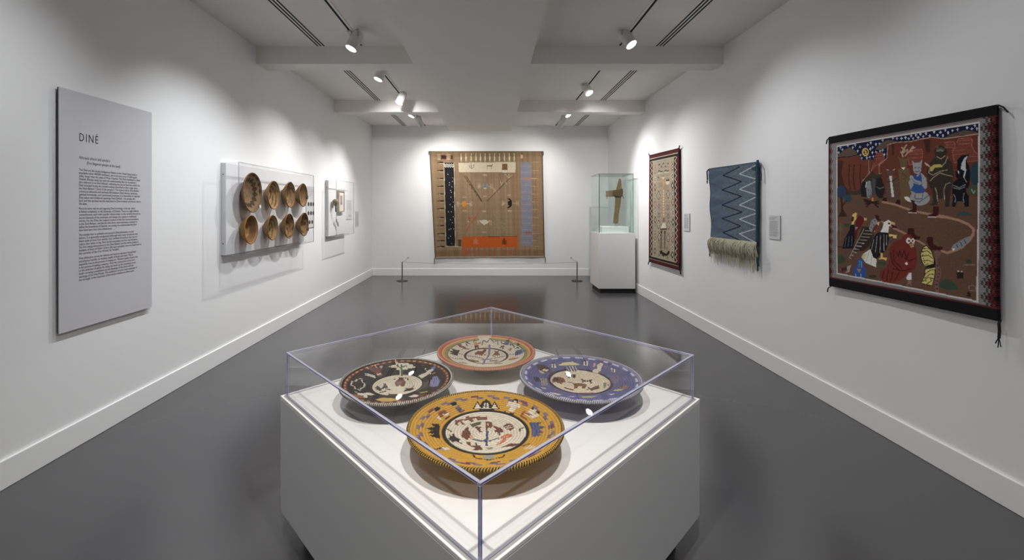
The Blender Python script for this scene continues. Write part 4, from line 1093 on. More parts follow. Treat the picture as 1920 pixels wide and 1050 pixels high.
# --- the tall narrow weaving
def narrow(P, U, V):
    c = Canvas(P, (158, 144, 120), conv_right(1200, 260, 4.04))
    C = c.C; Y, Z = P[:, 0], P[:, 1]
    fleck = np.random.default_rng(6).random(len(U)); C *= (.9 + .2 * (np.floor(V * 60) % 2) * .6)[:, None]
    # side columns of diamonds
    def dia(x, y, rx, ry, cols):
        for i, col in enumerate(cols):
            s = 1 - i / len(cols); c.p(col, x - rx * s, y, x, y - ry * s, x + rx * s, y, x, y + ry * s)
    K, CR, RE, GY = (62, 54, 46), (196, 184, 158), (118, 50, 44), (104, 98, 88)
    for x, ys in ((116, (240, 310, 370, 435, 500, 560, 615, 680, 745, 800, 850)), (250, (215, 285, 355, 415, 480, 560, 632, 690, 760, 830, 880))):
        for i, y in enumerate(ys):
            cols = [(RE, CR, RE), (CR, K, CR), (K, CR), (GY, CR, GY)][i % 4]
            dia(x, y, 9 if x < 200 else 13, 30, cols)
    c.l((176, 150, 122), .018, 130, 190, 132, 900); c.l((176, 150, 122), .022, 232, 160, 236, 930)
    for x, y in ((142, 430), (215, 422), (142, 650), (216, 655), (148, 745), (215, 752)): dia(x, y, 15, 36, (K, CR, GY, CR))
    for x, y in ((145, 510), (212, 520), (145, 580), (214, 590)): dia(x, y, 10, 24, (GY, (170, 156, 130)))
    # central standing figure
    c.e((188, 176, 150), 178, 292, 10, 15); c.r((118, 104, 86), 168, 280, 188, 287)
    c.p((176, 140, 100), 168, 310, 190, 310, 205, 350, 196, 372, 188, 350, 187, 620, 172, 620, 170, 350, 158, 372, 150, 360)
    for y in range(390, 620, 20): c.r((206, 196, 172), 176, y, 183, y + 9)
    c.p((140, 102, 64), 172, 598, 188, 595, 190, 630, 172, 632)
    c.p((206, 198, 178), 172, 640, 190, 638, 204, 690, 156, 692); c.p((90, 76, 60), 156, 680, 204, 676, 204, 692, 156, 695)
    for x in (164, 190): c.p(K, x - 7, 700, x + 7, 698, x + 4, 720, x - 4, 722); c.r((124, 110, 92), x - 4, 722, x + 4, 830); c.l(K, .012, x - 4, 722, x - 4, 840); c.l(K, .012, x + 4, 722, x + 4, 840)
    c.e((196, 186, 162), 212, 330, 14, 18); c.p((70, 60, 50), 200, 312, 226, 308, 224, 320, 202, 322)
    c.e((150, 130, 104), 160, 350, 16, 20); c.e((150, 130, 104), 196, 372, 16, 20)
    # small marks at the head of the field, dark beast at its foot
    for x, y in ((148, 195), (180, 186), (216, 188), (165, 210), (195, 208)): c.p(K, x - 6, y + 6, x, y - 7, x + 6, y + 6)
    c.l(K, .014, 138, 250, 150, 240, 160, 252, 172, 246); c.l(K, .014, 188, 244, 200, 238, 212, 248, 222, 240); c.l(CR, .010, 138, 262, 170, 258); c.l(CR, .010, 190, 256, 222, 252)
    c.l((84, 72, 60), .012, 150, 790, 152, 830); c.l((84, 72, 60), .012, 208, 818, 208, 850); c.l((84, 72, 60), .012, 134, 290, 150, 300)
    c.p((44, 36, 30), 152, 850, 172, 845, 174, 858, 205, 872, 216, 850, 228, 848, 228, 872, 214, 885, 200, 890, 188, 884, 186, 895, 176, 890, 165, 870, 158, 880); c.l((44, 36, 30), .014, 150, 882, 144, 890); c.l((44, 36, 30), .014, 212, 895, 216, 908); c.l((44, 36, 30), .014, 236, 880, 240, 884)
    # borders
    red, dk, cr = lin((88, 34, 38)), lin((44, 36, 32)), lin((186, 170, 140))
    tri = np.abs(((V * 20) % 1) - .5) * 2
    for d, w_ in ((U, .135), (1 - U, .135)):
        q = d / w_
        C[q < 1] = dk; lim = .52 + .38 * tri
        C[q < lim] = cr; C[q < lim - .16] = red
    tq = np.minimum(V / .062, (1 - V) / .055); ins = (U > .02) & (U < .98)
    C[(tq < 1)] = dk; C[tq < .62] = red; C[(tq < .66) & (tq > .56) & ins] = cr
    C[(tq < .13)] = lin((62, 26, 28))
    a = (U > .1) & (U < .9) & (tq > 1) & (tq < 1.18); C[a] = lin((168, 156, 130))
    return grain(sat(C, .80) * 1.05, .3, 3)
nw = thing('narrow_weaving', 'tall narrow weaving with dark red zigzag border and diamond columns', 'weaving', (XR - .02, 6.5, .63))
nc = [at_x(1217.5, 291, RUGX), at_x(1273, 277.5, RUGX), at_x(1275, 507, RUGX), at_x(1217, 490.5, RUGX)]
cloth('woven_panel', nc, right3, 170, 300, narrow, M_RUG, nw, .014, lambda U, V: .006 * np.sin(V * 8) * U + .004 * V)
box('hanging_batten', (XR - .0155, XR - .001, nc[1][0] + .03, nc[0][0] - .03, nc[1][1] - .07, nc[1][1] - .03), M_BATTEN, nw)
for (y, z), s in zip(nc, (1, -1, -1, 1)):
    dz = -.05 if z < 1 else .03
    tassel(nw, [(XR - .025, y - s * .01, z), (XR - .03, y + s * .02, z + dz * .4), (XR - .03, y + s * .028, z + dz)], .008, M_YARN, False)

# --- the great brown weaving on the back wall
def great(P, U, V):
    c = Canvas(P, (148, 123, 95), conv_back(790, 260, 4.376))
    C = c.C
    g = np.random.default_rng(8)
    streak = np.interp(U * 120, np.arange(122), g.uniform(.80, 1.12, 122)); s2 = np.interp(V * 60, np.arange(62), g.uniform(.94, 1.05, 62))
    C *= (streak * s2)[:, None]
    C[(U > .72)] *= np.array([.98, .93, .88]); C[(U < .22)] *= np.array([.94, .92, .88]); C[V > .93] *= np.array([.85, .82, .76]); C[V < .05] *= .85
    K = (52, 42, 36)
    for y in (195, 262, 326, 390, 453, 512, 575, 646, 715, 780, 838, 886):
        c.r(K, 152 + (y - 195) * .012, y - 6, 180 + (y - 195) * .016, y + 6); c.l(K, .014, 132, y, 155, y)
        c.l((186, 168, 130), .010, 150, y + 9, 185, y + 9)
    c.p((38, 37, 40), 187, 198, 268, 198, 280, 880, 202, 882)
    c.l((196, 184, 158), .012, 268, 198, 280, 880); c.l((196, 184, 158), .010, 187, 198, 202, 882, 330, 886)
    for y in (212, 228):
        f = []
        for i in range(9): f += [190 + i * 9.5, y + (8 if i % 2 else -6)]
        c.l((210, 206, 196), .012, *f)
    for x, y in ((218, 293), (242, 480), (222, 815), (244, 740), (258, 322), (232, 360), (250, 395), (240, 425), (255, 350), (262, 520), (236, 540), (246, 600), (262, 640), (240, 665), (256, 690), (228, 745), (268, 740), (240, 800), (250, 860), (230, 380), (246, 440), (222, 600), (256, 560)):
        c.e((196, 196, 196), x, y, 3.2, 3.6)
    c.r((76, 42, 44), 160, 136, 207, 168); c.r((60, 36, 38), 168, 142, 200, 160); c.r((76, 46, 42), 240, 136, 258, 168)
    for y in (133, 150, 168): c.l((196, 180, 140), .010, 132, y, 160, y); c.l((196, 180, 140), .010, 207, y, 240, y)
    for x in (327, 367, 408, 448, 485, 523, 562, 600, 641, 682, 723, 762):
        c.l((196, 184, 140), .016, x, 122, x, 188); c.r((210, 200, 158), x - 5, 145, x + 5, 180)
    c.r((196, 180, 140), 816, 125, 831, 160); c.r((90, 60, 46), 818, 122, 830, 130)
    c.p((206, 194, 166), 303, 196, 775, 189, 775, 279, 305, 277); c.l((120, 96, 66), .008, 303, 196, 775, 189, 775, 279, 305, 277, 303, 196)
    BRN = (126, 98, 72)
    c.l(BRN, .012, 390, 218, 400, 240, 415, 243, 430, 235, 432, 212); c.l(BRN, .010, 408, 200, 412, 250)
    c.l(BRN, .022, 542, 224, 578, 224); c.l(BRN, .012, 541, 224, 543, 250); c.l(BRN, .012, 574, 224, 576, 250); c.l(BRN, .014, 576, 222, 584, 208)
    c.r((122, 88, 60), 662, 206, 706, 258); c.e((214, 206, 190), 684, 266, 14, 10); c.e((90, 60, 46), 685, 266, 3, 4)
    # four plants on the diagonals
    c.l((84, 66, 48), .014, 352, 306, 495, 515); c.l((84, 66, 48), .014, 365, 304, 498, 512); c.l((110, 88, 56), .010, 372, 340, 440, 420)
    for q in ((380, 345, 372, 350), (400, 375, 392, 380), (420, 405, 411, 410), (440, 432, 432, 440), (460, 462, 452, 468)): c.l((84, 66, 48), .012, *q)
    c.l((70, 54, 42), .013, 735, 315, 540, 512); CB = (196, 172, 130)
    for q in ((720, 325, 690, 292), (720, 325, 718, 290), (720, 325, 748, 294), (655, 385, 650, 345), (655, 385, 670, 350), (630, 425, 640, 440), (600, 440, 592, 405), (690, 355, 700, 372), (615, 438, 600, 410)): c.l(CB, .010, *q)
    RD = (170, 84, 56)
    c.l(RD, .012, 492, 563, 365, 768); 
    for q in ((412, 690, 385, 640), (430, 660, 452, 655), (385, 735, 365, 700), (385, 735, 412, 728), (368, 765, 384, 745)): c.l(RD, .010, *q)
    for x, y in ((400, 655), (440, 655), (395, 650), (446, 648)): c.e((180, 80, 48), x, y, 6, 7)
    c.e((214, 196, 176), 386, 682, 4, 5)
    for q in ((592, 618, 690, 752), (600, 640, 640, 650), (650, 690, 692, 700), (690, 752, 720, 740), (690, 752, 660, 748)): c.l((146, 132, 112), .012, *q)
    # little cream label-like marks and four central figures
    for x, y in ((523, 300), (523, 472), (517, 598), (515, 767), (355, 482), (357, 590), (720, 463), (725, 594)):
        c.r((196, 176, 150), x - 16, y - 5, x + 16, y + 5); c.l((120, 96, 80), .008, x - 16, y, x + 16, y)
    def hs(x, y, v):
        if v: c.l((196, 176, 140), .010, x - 8, y - 20, x + 4, y - 14, x + 4, y + 14, x - 8, y + 20)
        else: c.l((196, 176, 140), .010, x - 4, y - 20, x - 4, y + 20); c.l((196, 176, 140), .010, x + 8, y - 18, x + 8, y + 18)
    for x, y in ((470, 390), (572, 390), (298, 537), (406, 535), (668, 530), (788, 530), (466, 690), (566, 690)): hs(x, y, False)
    c.p((132, 130, 132), 492, 392, 505, 372, 523, 366, 545, 372, 558, 392, 545, 402, 505, 402); c.e((190, 180, 160), 523, 408, 15, 5); c.l((80, 80, 86), .008, 523, 366, 523, 402); c.l((196, 176, 140), .010, 476, 390, 492, 392); c.l((196, 176, 140), .010, 558, 392, 570, 390)
    c.e((206, 134, 38), 352, 535, 19, 25); c.r((190, 96, 52), 342, 570, 368, 582); c.r((150, 130, 110), 340, 480, 368, 490); c.l((196, 176, 140), .010, 298, 537, 334, 537); c.l((196, 176, 140), .010, 371, 535, 406, 535)
    c.p((44, 36, 32), 704, 486, 725, 490, 742, 510, 744, 540, 735, 560, 712, 572, 704, 566, 722, 552, 728, 535, 722, 505); c.e((44, 36, 32), 722, 530, 14, 18); c.l((196, 176, 140), .010, 744, 530, 792, 530); c.l((196, 176, 140), .010, 668, 530, 708, 530)
    c.p((206, 190, 166), 492, 672, 510, 665, 535, 666, 545, 678, 560, 668, 548, 694, 515, 708, 490, 692, 472, 668)
    # orange strip with two plants, red tassel figures beneath
    c.p((188, 88, 22), 333, 803, 786, 799, 790, 890, 333, 892); c.l((110, 50, 20), .010, 500, 806, 785, 802)
    for x, col in ((447, (196, 120, 110)), (680, (46, 30, 24))):
        c.l(col, .014, x, 815, x, 868)
        for a in (826, 840, 852): c.l(col, .014, x - 18, a + 14, x, a, x + 18, a + 14)
    c.r((92, 66, 50), 303, 828, 328, 884)
    for i, x in enumerate((338, 352, 367, 392, 432, 470, 514, 560, 605, 655, 695, 737, 778)):
        c.l((172, 82, 54), .014, x, 893, x, 956); c.r((178, 84, 52), x - 5, 902, x + 5, 945)
        if i < 12: c.l((160, 96, 66), .008, x + 14, 893, x + 14, 930)
    # blue-grey strip with two red figures and the ladder of cream marks
    c.p((132, 130, 142), 813, 194, 900, 191, 915, 880, 822, 880)
    gq = np.random.default_rng(9)
    for i in range(26): y = 200 + i * 26; c.l((150, 140, 148) if i % 2 else (122, 126, 142), .012, 822, y, 905, y + 2)
    for x, y, col in ((862, 325, (186, 120, 80)), (868, 770, (160, 88, 80))):
        c.l(col, .016, x - 24, y, x + 34, y); c.l(col, .014, x - 8, y - 14, x - 4, y + 14); c.l(col, .014, x + 18, y - 14, x + 14, y + 14); c.e(col, x, y, 9, 8)
    c.l((196, 176, 130), .012, 905, 326, 942, 326)
    for y in (192, 262, 328, 392, 455, 518, 580, 645, 710, 776, 835, 882):
        c.l((176, 148, 108), .012, 905, y, 962, y + 2); c.l((166, 140, 102), .010, 930, y - 10, 930, y + 30)
    C[V < .008] = lin((110, 92, 70)); C[V > .988] = lin((176, 150, 128)); C[(U < .008) | (U > .993)] = lin((80, 70, 58))
    return grain(sat(C, .92) * .98, .25, 4)
gr = thing('brown_weaving', 'great square brown weaving with an orange strip on the back wall', 'weaving', (-.05, YB - .02, .40))
gc = [at_y(805, 283.5, 9.50), at_y(1017.5, 283.5, 9.50), at_y(1021.5, 482, 9.50), at_y(815.5, 483.5, 9.50)]
cloth('woven_panel', gc, back3, 300, 290, great, M_RUG, gr, .016, lambda U, V: .010 * np.sin(U * 9 + .5) * V + .008 * V * np.cos(U * 21))
box('hanging_batten', (gc[0][0] + .05, gc[1][0] - .05, YB - .0175, YB - .001, gc[0][1] - .075, gc[0][1] - .03), M_BATTEN, gr)
for (x, z), s, L in ((gc[0], -1, .08), (gc[1], 1, .09), (gc[2], 1, .12), (gc[3], -1, .13)):
    tassel(gr, [(x - s * .005, YB - .03, z), (x + s * .012, YB - .035, z - .01), (x + s * .016, YB - .035, z - L * .6), (x + s * .012, YB - .035, z - L)], .008, M_YARNR, False)

# ------------------------------------------------------------------ the four coiled plaques under the acrylic cover
M_COIL = attr_mat('coiled_stitch', 0.7, 0.2, bump=0.25, bscale=420, noise=0.10, nscale=160)
M_STAND = mat('stand_white', (0.72, 0.72, 0.72), 0.5, 0.3, noise=0.02, nscale=20)
RIMH = .10
def plaque(X0, Y0, R, rin, ncoil, base, inner, rimcols, crop, draw, label, tilt=(0, 0), nstitch=540, depth=.030):
    ox, oy, s = crop
    zr = DECK + RIMH
    r = thing('coiled_plaque', label, 'basket', (X0, Y0, zr - depth - .012), 0, 'coiled plaques under the acrylic cover')
    def zprof(q):                     # height below rim plane at radius fraction q
        q = np.asarray(q, float)
        t = np.clip((q - rin * .78) / (1 - rin * .78), 0, 1)
        return -depth * (1 - t ** 1.25)
    def conv(x, y):                   # ray through a photo pixel to the bowl surface
        px, py = ox + x / s, oy + y / s
        z = zr - .02
        for _ in range(6):
            Y = (EYE - z) * FOC / (py - CY); X = (px - CX) / FOC * Y
            q = min(1.0, math.hypot(X - X0, Y - Y0) / R); z = zr + float(zprof(q))
        return (X - X0, Y - Y0)
    nt = 1100; sub = 4
    # sample points: one colour per stitch of each coil
    nr = ncoil * sub + 1
    qs = np.linspace(0.004, 1, nr)
    coil = np.minimum((qs * ncoil).astype(int), ncoil - 1)
    qc = (np.minimum(np.floor(qs * ncoil * 3), ncoil * 3 - 1) + .5) / (ncoil * 3)
    th = np.arange(nt) * 2 * PI / nt
    rg = np.random.default_rng(int(R * 1e4))
    P, K = [], []
    for j in range(nr):
        m = max(24, int(nstitch * qc[j])) * 1.0
        ts = (np.floor(th / (2 * PI) * m) + .5) / m * 2 * PI
        P.append(np.stack([qc[j] * R * np.cos(ts), qc[j] * R * np.sin(ts)], 1)); K.append(np.floor(th / (2 * PI) * m) + coil[j] * 977)
    P = np.concatenate(P); K = np.concatenate(K).astype(int)
    c = Canvas(P, base, conv)
    rad = np.hypot(P[:, 0], P[:, 1]) / R; ang = np.arctan2(P[:, 1], P[:, 0])
    c.C[rad < rin] = lin(inner)
    draw(c, rad, ang, ncoil)
    jit = rg.uniform(.80, 1.12, K.max() + 1)[K]
    C = sat(c.C * jit[:, None], .90)
    C *= np.repeat(np.where(np.arange(nr) % sub == 0, .55, 1.0), nt)[:, None] ** 0.8       # the dark seam thread between coils
    hgt = np.abs(np.sin(PI * qs * ncoil)) ** .6 * .0034
    V, F = [], []
    zt = zr + zprof(qs) + hgt - .002
    for j in range(nr):
        V.append(np.stack([X0 + qs[j] * R * np.cos(th), Y0 + qs[j] * R * np.sin(th), np.full(nt, zt[j])], 1))
    nb = 14; qb = np.linspace(1, .02, nb)
    for q in qb:
        V.append(np.stack([X0 + q * R * np.cos(th), Y0 + q * R * np.sin(th), np.full(nt, zr - .010 + float(zprof(q)))], 1))
    Cb = np.tile(lin(base) * .9, (nb * nt, 1)) * np.repeat(rg.uniform(.7, 1.1, nb), nt)[:, None]
    V = np.concatenate(V); C = np.concatenate([C, Cb])
    idx = np.arange(len(V)).reshape(nr + nb, nt); nx = np.roll(idx, -1, 1)
    F = np.stack([idx[:-1], nx[:-1], nx[1:], idx[1:]], -1).reshape(-1, 4).tolist()
    F.append(list(idx[0])[::-1]); F.append(list(idx[-1]))
    Tm = Matrix.Translation((X0, Y0, zr)) @ Matrix.Rotation(math.radians(tilt[0]), 4, 'X') @ Matrix.Rotation(math.radians(tilt[1]), 4, 'Y') @ Matrix.Translation((-X0, -Y0, -zr))
    mesh_obj('coiled_disc', xform(V, Tm), F, M_COIL, r, smooth=True, col=C)
    # braided rim: a stout twisted ring, two colours crossing
    n1, n2, rr = 1800, 8, .0062
    V, C = [], []
    a1, a2 = lin(rimcols[0]), lin(rimcols[1])
    for i in range(n1):
        a = 2 * PI * i / n1
        for k in range(n2):
            b = 2 * PI * k / n2
            tw = (i * rimcols[2] / n1 + (abs(b - PI) / PI - .5) * .9) % 1
            bulge = 1 + .22 * math.sin(2 * PI * i * rimcols[2] / n1 + b * 2)
            q = R + rr * .55 + rr * bulge * math.cos(b)
            V.append((X0 + q * math.cos(a), Y0 + q * math.sin(a), zr - .003 + rr * bulge * math.sin(b)))
            C.append(a1 if tw < .5 else a2)
    idx = np.arange(n1 * n2).reshape(n1, n2); nx = np.roll(idx, -1, 0)
    F = np.stack([idx, nx, np.roll(nx, -1, 1), np.roll(idx, -1, 1)], -1).reshape(-1, 4).tolist()
    mesh_obj('braided_rim', xform(V, Tm), F, M_COIL, r, smooth=True, col=np.array(C))
    st = thing('plaque_stand', 'small white riser hidden under the ' + label.split(' with')[0].split(' of')[0], 'stand', (X0, Y0, DECK), 0, 'plaque risers')
    V, F = lathe_vf([(0, 0), (.07, 0), (.07, .004), (.05, .010), (.05, RIMH - depth - .018), (.06, RIMH - depth - .0125), (0, RIMH - depth - .0125)], 32)
    mesh_obj('pillar', V + np.array([X0, Y0, DECK]), F, M_STAND, st)

def dashes(c, rad, ang, q0, q1, n, duty, col, ph=0.0):
    m = (rad > q0) & (rad < q1) & (((ang / (2 * PI) * n + ph) % 1) < duty); c.C[m] = lin(col)

def d_yellow(c, rad, ang, n):
    W, K, BL, BRN, GN, LV = (212, 200, 178), (46, 38, 34), (72, 78, 112), (108, 66, 50), (88, 92, 62), (118, 106, 128)
    c.C[(rad > .538) & (rad < .585)] = lin(K)
    c.C[(rad > .525) & (rad < .540) & (np.abs(ang - 1.2) > 1.5)] = lin((74, 84, 62))
    dashes(c, rad, ang, 1 - 2.9 / n, 1 - 1.9 / n, 22, .42, LV); dashes(c, rad, ang, 1 - 3.9 / n, 1 - 2.9 / n, 22, .42, (110, 92, 112), .32)
    dashes(c, rad, ang, 1 - 2.9 / n, 1 - 1.9 / n, 7, .14, (120, 62, 78), .1)
    # white mountains
    c.p(K, 818, 285, 870, 190, 905, 245, 925, 205, 968, 172, 1012, 205, 1035, 250, 1062, 195, 1125, 288)
    c.p(W, 838, 278, 872, 212, 900, 262, 912, 270, 1030, 270, 1040, 262, 1062, 218, 1102, 278); c.p(W, 934, 236, 968, 196, 1004, 236, 1000, 268, 938, 268)
    c.l(K, .0045, 930, 240, 968, 262, 1008, 240); c.l(K, .005, 968, 205, 968, 262)
    # figures round the band
    c.p(K, 385, 280, 420, 252, 452, 262, 448, 290, 410, 306, 392, 300); c.p((176, 130, 90), 410, 306, 445, 290, 460, 310, 425, 326); c.p((132, 74, 54), 425, 326, 490, 290, 520, 300, 540, 335, 470, 380, 450, 370)
    c.p(W, 480, 345, 540, 318, 552, 340, 495, 366); c.p(W, 410, 375, 440, 360, 460, 395, 480, 402, 450, 405); c.l(BRN, .008, 515, 395, 560, 370)
    c.p(K, 568, 225, 600, 200, 640, 205, 645, 225, 600, 245, 572, 240); c.p((160, 140, 104), 600, 246, 640, 226, 650, 246, 620, 262); c.p((112, 92, 74), 615, 262, 660, 240, 680, 270, 640, 300); c.p(BL, 640, 290, 690, 270, 700, 300, 660, 320); c.l((120, 70, 60), .008, 680, 325, 720, 300)
    c.p(W, 1195, 255, 1220, 200, 1260, 200, 1300, 215, 1330, 215, 1360, 250, 1335, 275, 1320, 245, 1290, 300, 1270, 320, 1215, 300, 1250, 250); c.p(K, 1262, 180, 1290, 168, 1330, 178, 1325, 212, 1270, 200); c.p((214, 190, 160), 1282, 188, 1308, 188, 1312, 206, 1280, 204)
    c.l(K, .007, 1170, 315, 1200, 325); c.l(K, .007, 1240, 330, 1275, 340)
    c.p(W, 1455, 290, 1500, 270, 1530, 300, 1510, 350, 1530, 360, 1490, 395, 1440, 370, 1400, 345); c.p(K, 1478, 270, 1500, 255, 1512, 280, 1490, 292); c.p(K, 1535, 320, 1560, 300, 1580, 318, 1555, 340); c.p(W, 1500, 350, 1545, 335, 1560, 360, 1510, 385); c.l((150, 84, 60), .010, 1400, 310, 1360, 360, 1420, 400); c.l((150, 84, 60), .008, 1420, 330, 1480, 350)
    # dark and blue mountains left and right
    c.p(K, 445, 450, 340, 450, 365, 468, 400, 482, 290, 498, 340, 520, 372, 522, 305, 548, 360, 562, 400, 562, 325, 578, 380, 600, 450, 618)
    c.p(BL, 1455, 435, 1592, 430, 1565, 455, 1545, 466, 1640, 484, 1585, 508, 1565, 515, 1615, 548, 1560, 560, 1545, 562, 1605, 578, 1485, 598, 1478, 520)
    for q in ((1500, 440, 1495, 590), (1530, 440, 1525, 585), (1560, 470, 1556, 570)): c.l((100, 106, 140), .0035, *q)
    # low front of the band
    c.p((176, 140, 104), 390, 740, 440, 715, 520, 705, 580, 740, 500, 750, 430, 752); c.l(K, .006, 385, 738, 470, 722); c.p(W, 470, 715, 540, 712, 570, 738, 500, 744)
    c.p((206, 180, 140), 1385, 725, 1460, 690, 1540, 700, 1500, 730, 1420, 738); c.p((100, 90, 74), 1520, 710, 1590, 690, 1560, 730); c.l(BRN, .006, 1380, 700, 1460, 672)
    c.p((150, 146, 136), 945, 800, 1050, 798, 1070, 820, 1020, 845, 960, 842, 930, 825); c.l(K, .005, 915, 845, 1000, 858, 1090, 838); c.l(K, .005, 820, 800, 850, 835, 900, 845); c.l(K, .005, 1175, 795, 1160, 825, 1110, 835)
    c.l(BRN, .006, 745, 885, 880, 895); c.l(BRN, .006, 1010, 892, 1120, 876)
    # inner disc
    c.p((124, 82, 64), 620, 408, 740, 392, 800, 372, 980, 366, 982, 404, 862, 408, 862, 396, 940, 390, 940, 384, 820, 396, 830, 420, 800, 430, 775, 405, 690, 418, 740, 460, 700, 460, 680, 430, 650, 436, 660, 470, 620, 462)
    c.p((124, 82, 64), 735, 370, 780, 360, 790, 400, 765, 405, 765, 380, 738, 385)
    c.p(GN, 785, 452, 915, 428, 905, 458, 855, 470, 815, 488); c.p(BRN, 840, 485, 880, 480, 905, 520, 930, 545, 890, 545, 860, 510); c.l(BRN, .007, 900, 490, 890, 515)
    c.p((120, 76, 56), 962, 432, 1000, 425, 1040, 440, 1042, 480, 1020, 500, 1000, 490, 985, 500, 985, 525, 962, 520); c.p(W, 980, 450, 996, 448, 996, 470, 982, 472)
    c.p(BRN, 1040, 465, 1110, 488, 1160, 520, 1165, 548, 1130, 545, 1130, 575, 1110, 580, 1100, 545, 1075, 548, 1060, 520, 1090, 515, 1050, 492)
    c.p(BRN, 1155, 485, 1200, 445, 1260, 455, 1285, 498, 1240, 530, 1200, 510); c.l(W, .005, 1180, 485, 1240, 470); c.l(W, .005, 1200, 500, 1260, 490)
    c.p(BRN, 700, 545, 735, 500, 770, 480, 775, 520, 790, 540, 800, 570, 790, 600, 750, 640, 730, 620, 700, 600, 690, 575)
    for x, y in ((715, 560), (740, 540), (730, 590), (760, 570)): c.e((150, 96, 70), x, y, 8, 8)
    c.p((206, 158, 120), 790, 575, 830, 570, 820, 620, 780, 635)
    c.p((62, 48, 40), 535, 620, 580, 590, 610, 580, 640, 605, 680, 625, 660, 660, 620, 645, 590, 665, 580, 640); 
    for q in ((570, 600, 560, 570), (600, 590, 600, 565), (640, 650, 700, 670), (560, 640, 530, 630)): c.l((62, 48, 40), .005, *q)
    c.l(GN, .007, 515, 510, 545, 512, 575, 535); c.l(GN, .007, 1385, 495, 1350, 505, 1345, 530)
    c.p(BRN, 735, 655, 790, 650, 800, 690, 850, 700, 900, 690, 935, 740, 860, 750, 800, 745, 850, 725, 800, 705, 770, 690); c.l(BRN, .006, 860, 690, 850, 665)
    # blue cross of rivers
    c.p(BL, 968, 530, 1000, 530, 992, 610, 985, 640, 990, 702, 965, 700, 960, 655, 920, 640, 965, 620); c.p((96, 110, 112), 820, 615, 930, 635, 930, 655, 860, 640, 810, 628); c.p((110, 104, 96), 990, 635, 1080, 612, 1120, 600, 1110, 620, 1000, 652)
    c.p((196, 110, 70), 1130, 600, 1200, 560, 1270, 570, 1250, 600, 1200, 610, 1180, 650, 1130, 680, 1080, 695, 1100, 660, 1150, 640); 
    for x, y in ((1150, 620), (1170, 600), (1120, 660), (1140, 640), (1105, 675), (1200, 590)): c.e(W, x, y, 7, 6)
    c.p(BRN, 1140, 715, 1200, 690, 1240, 670, 1330, 672, 1330, 695, 1250, 705, 1190, 708, 1150, 722); c.p((150, 140, 96), 955, 715, 1060, 712, 1030, 738, 990, 738)

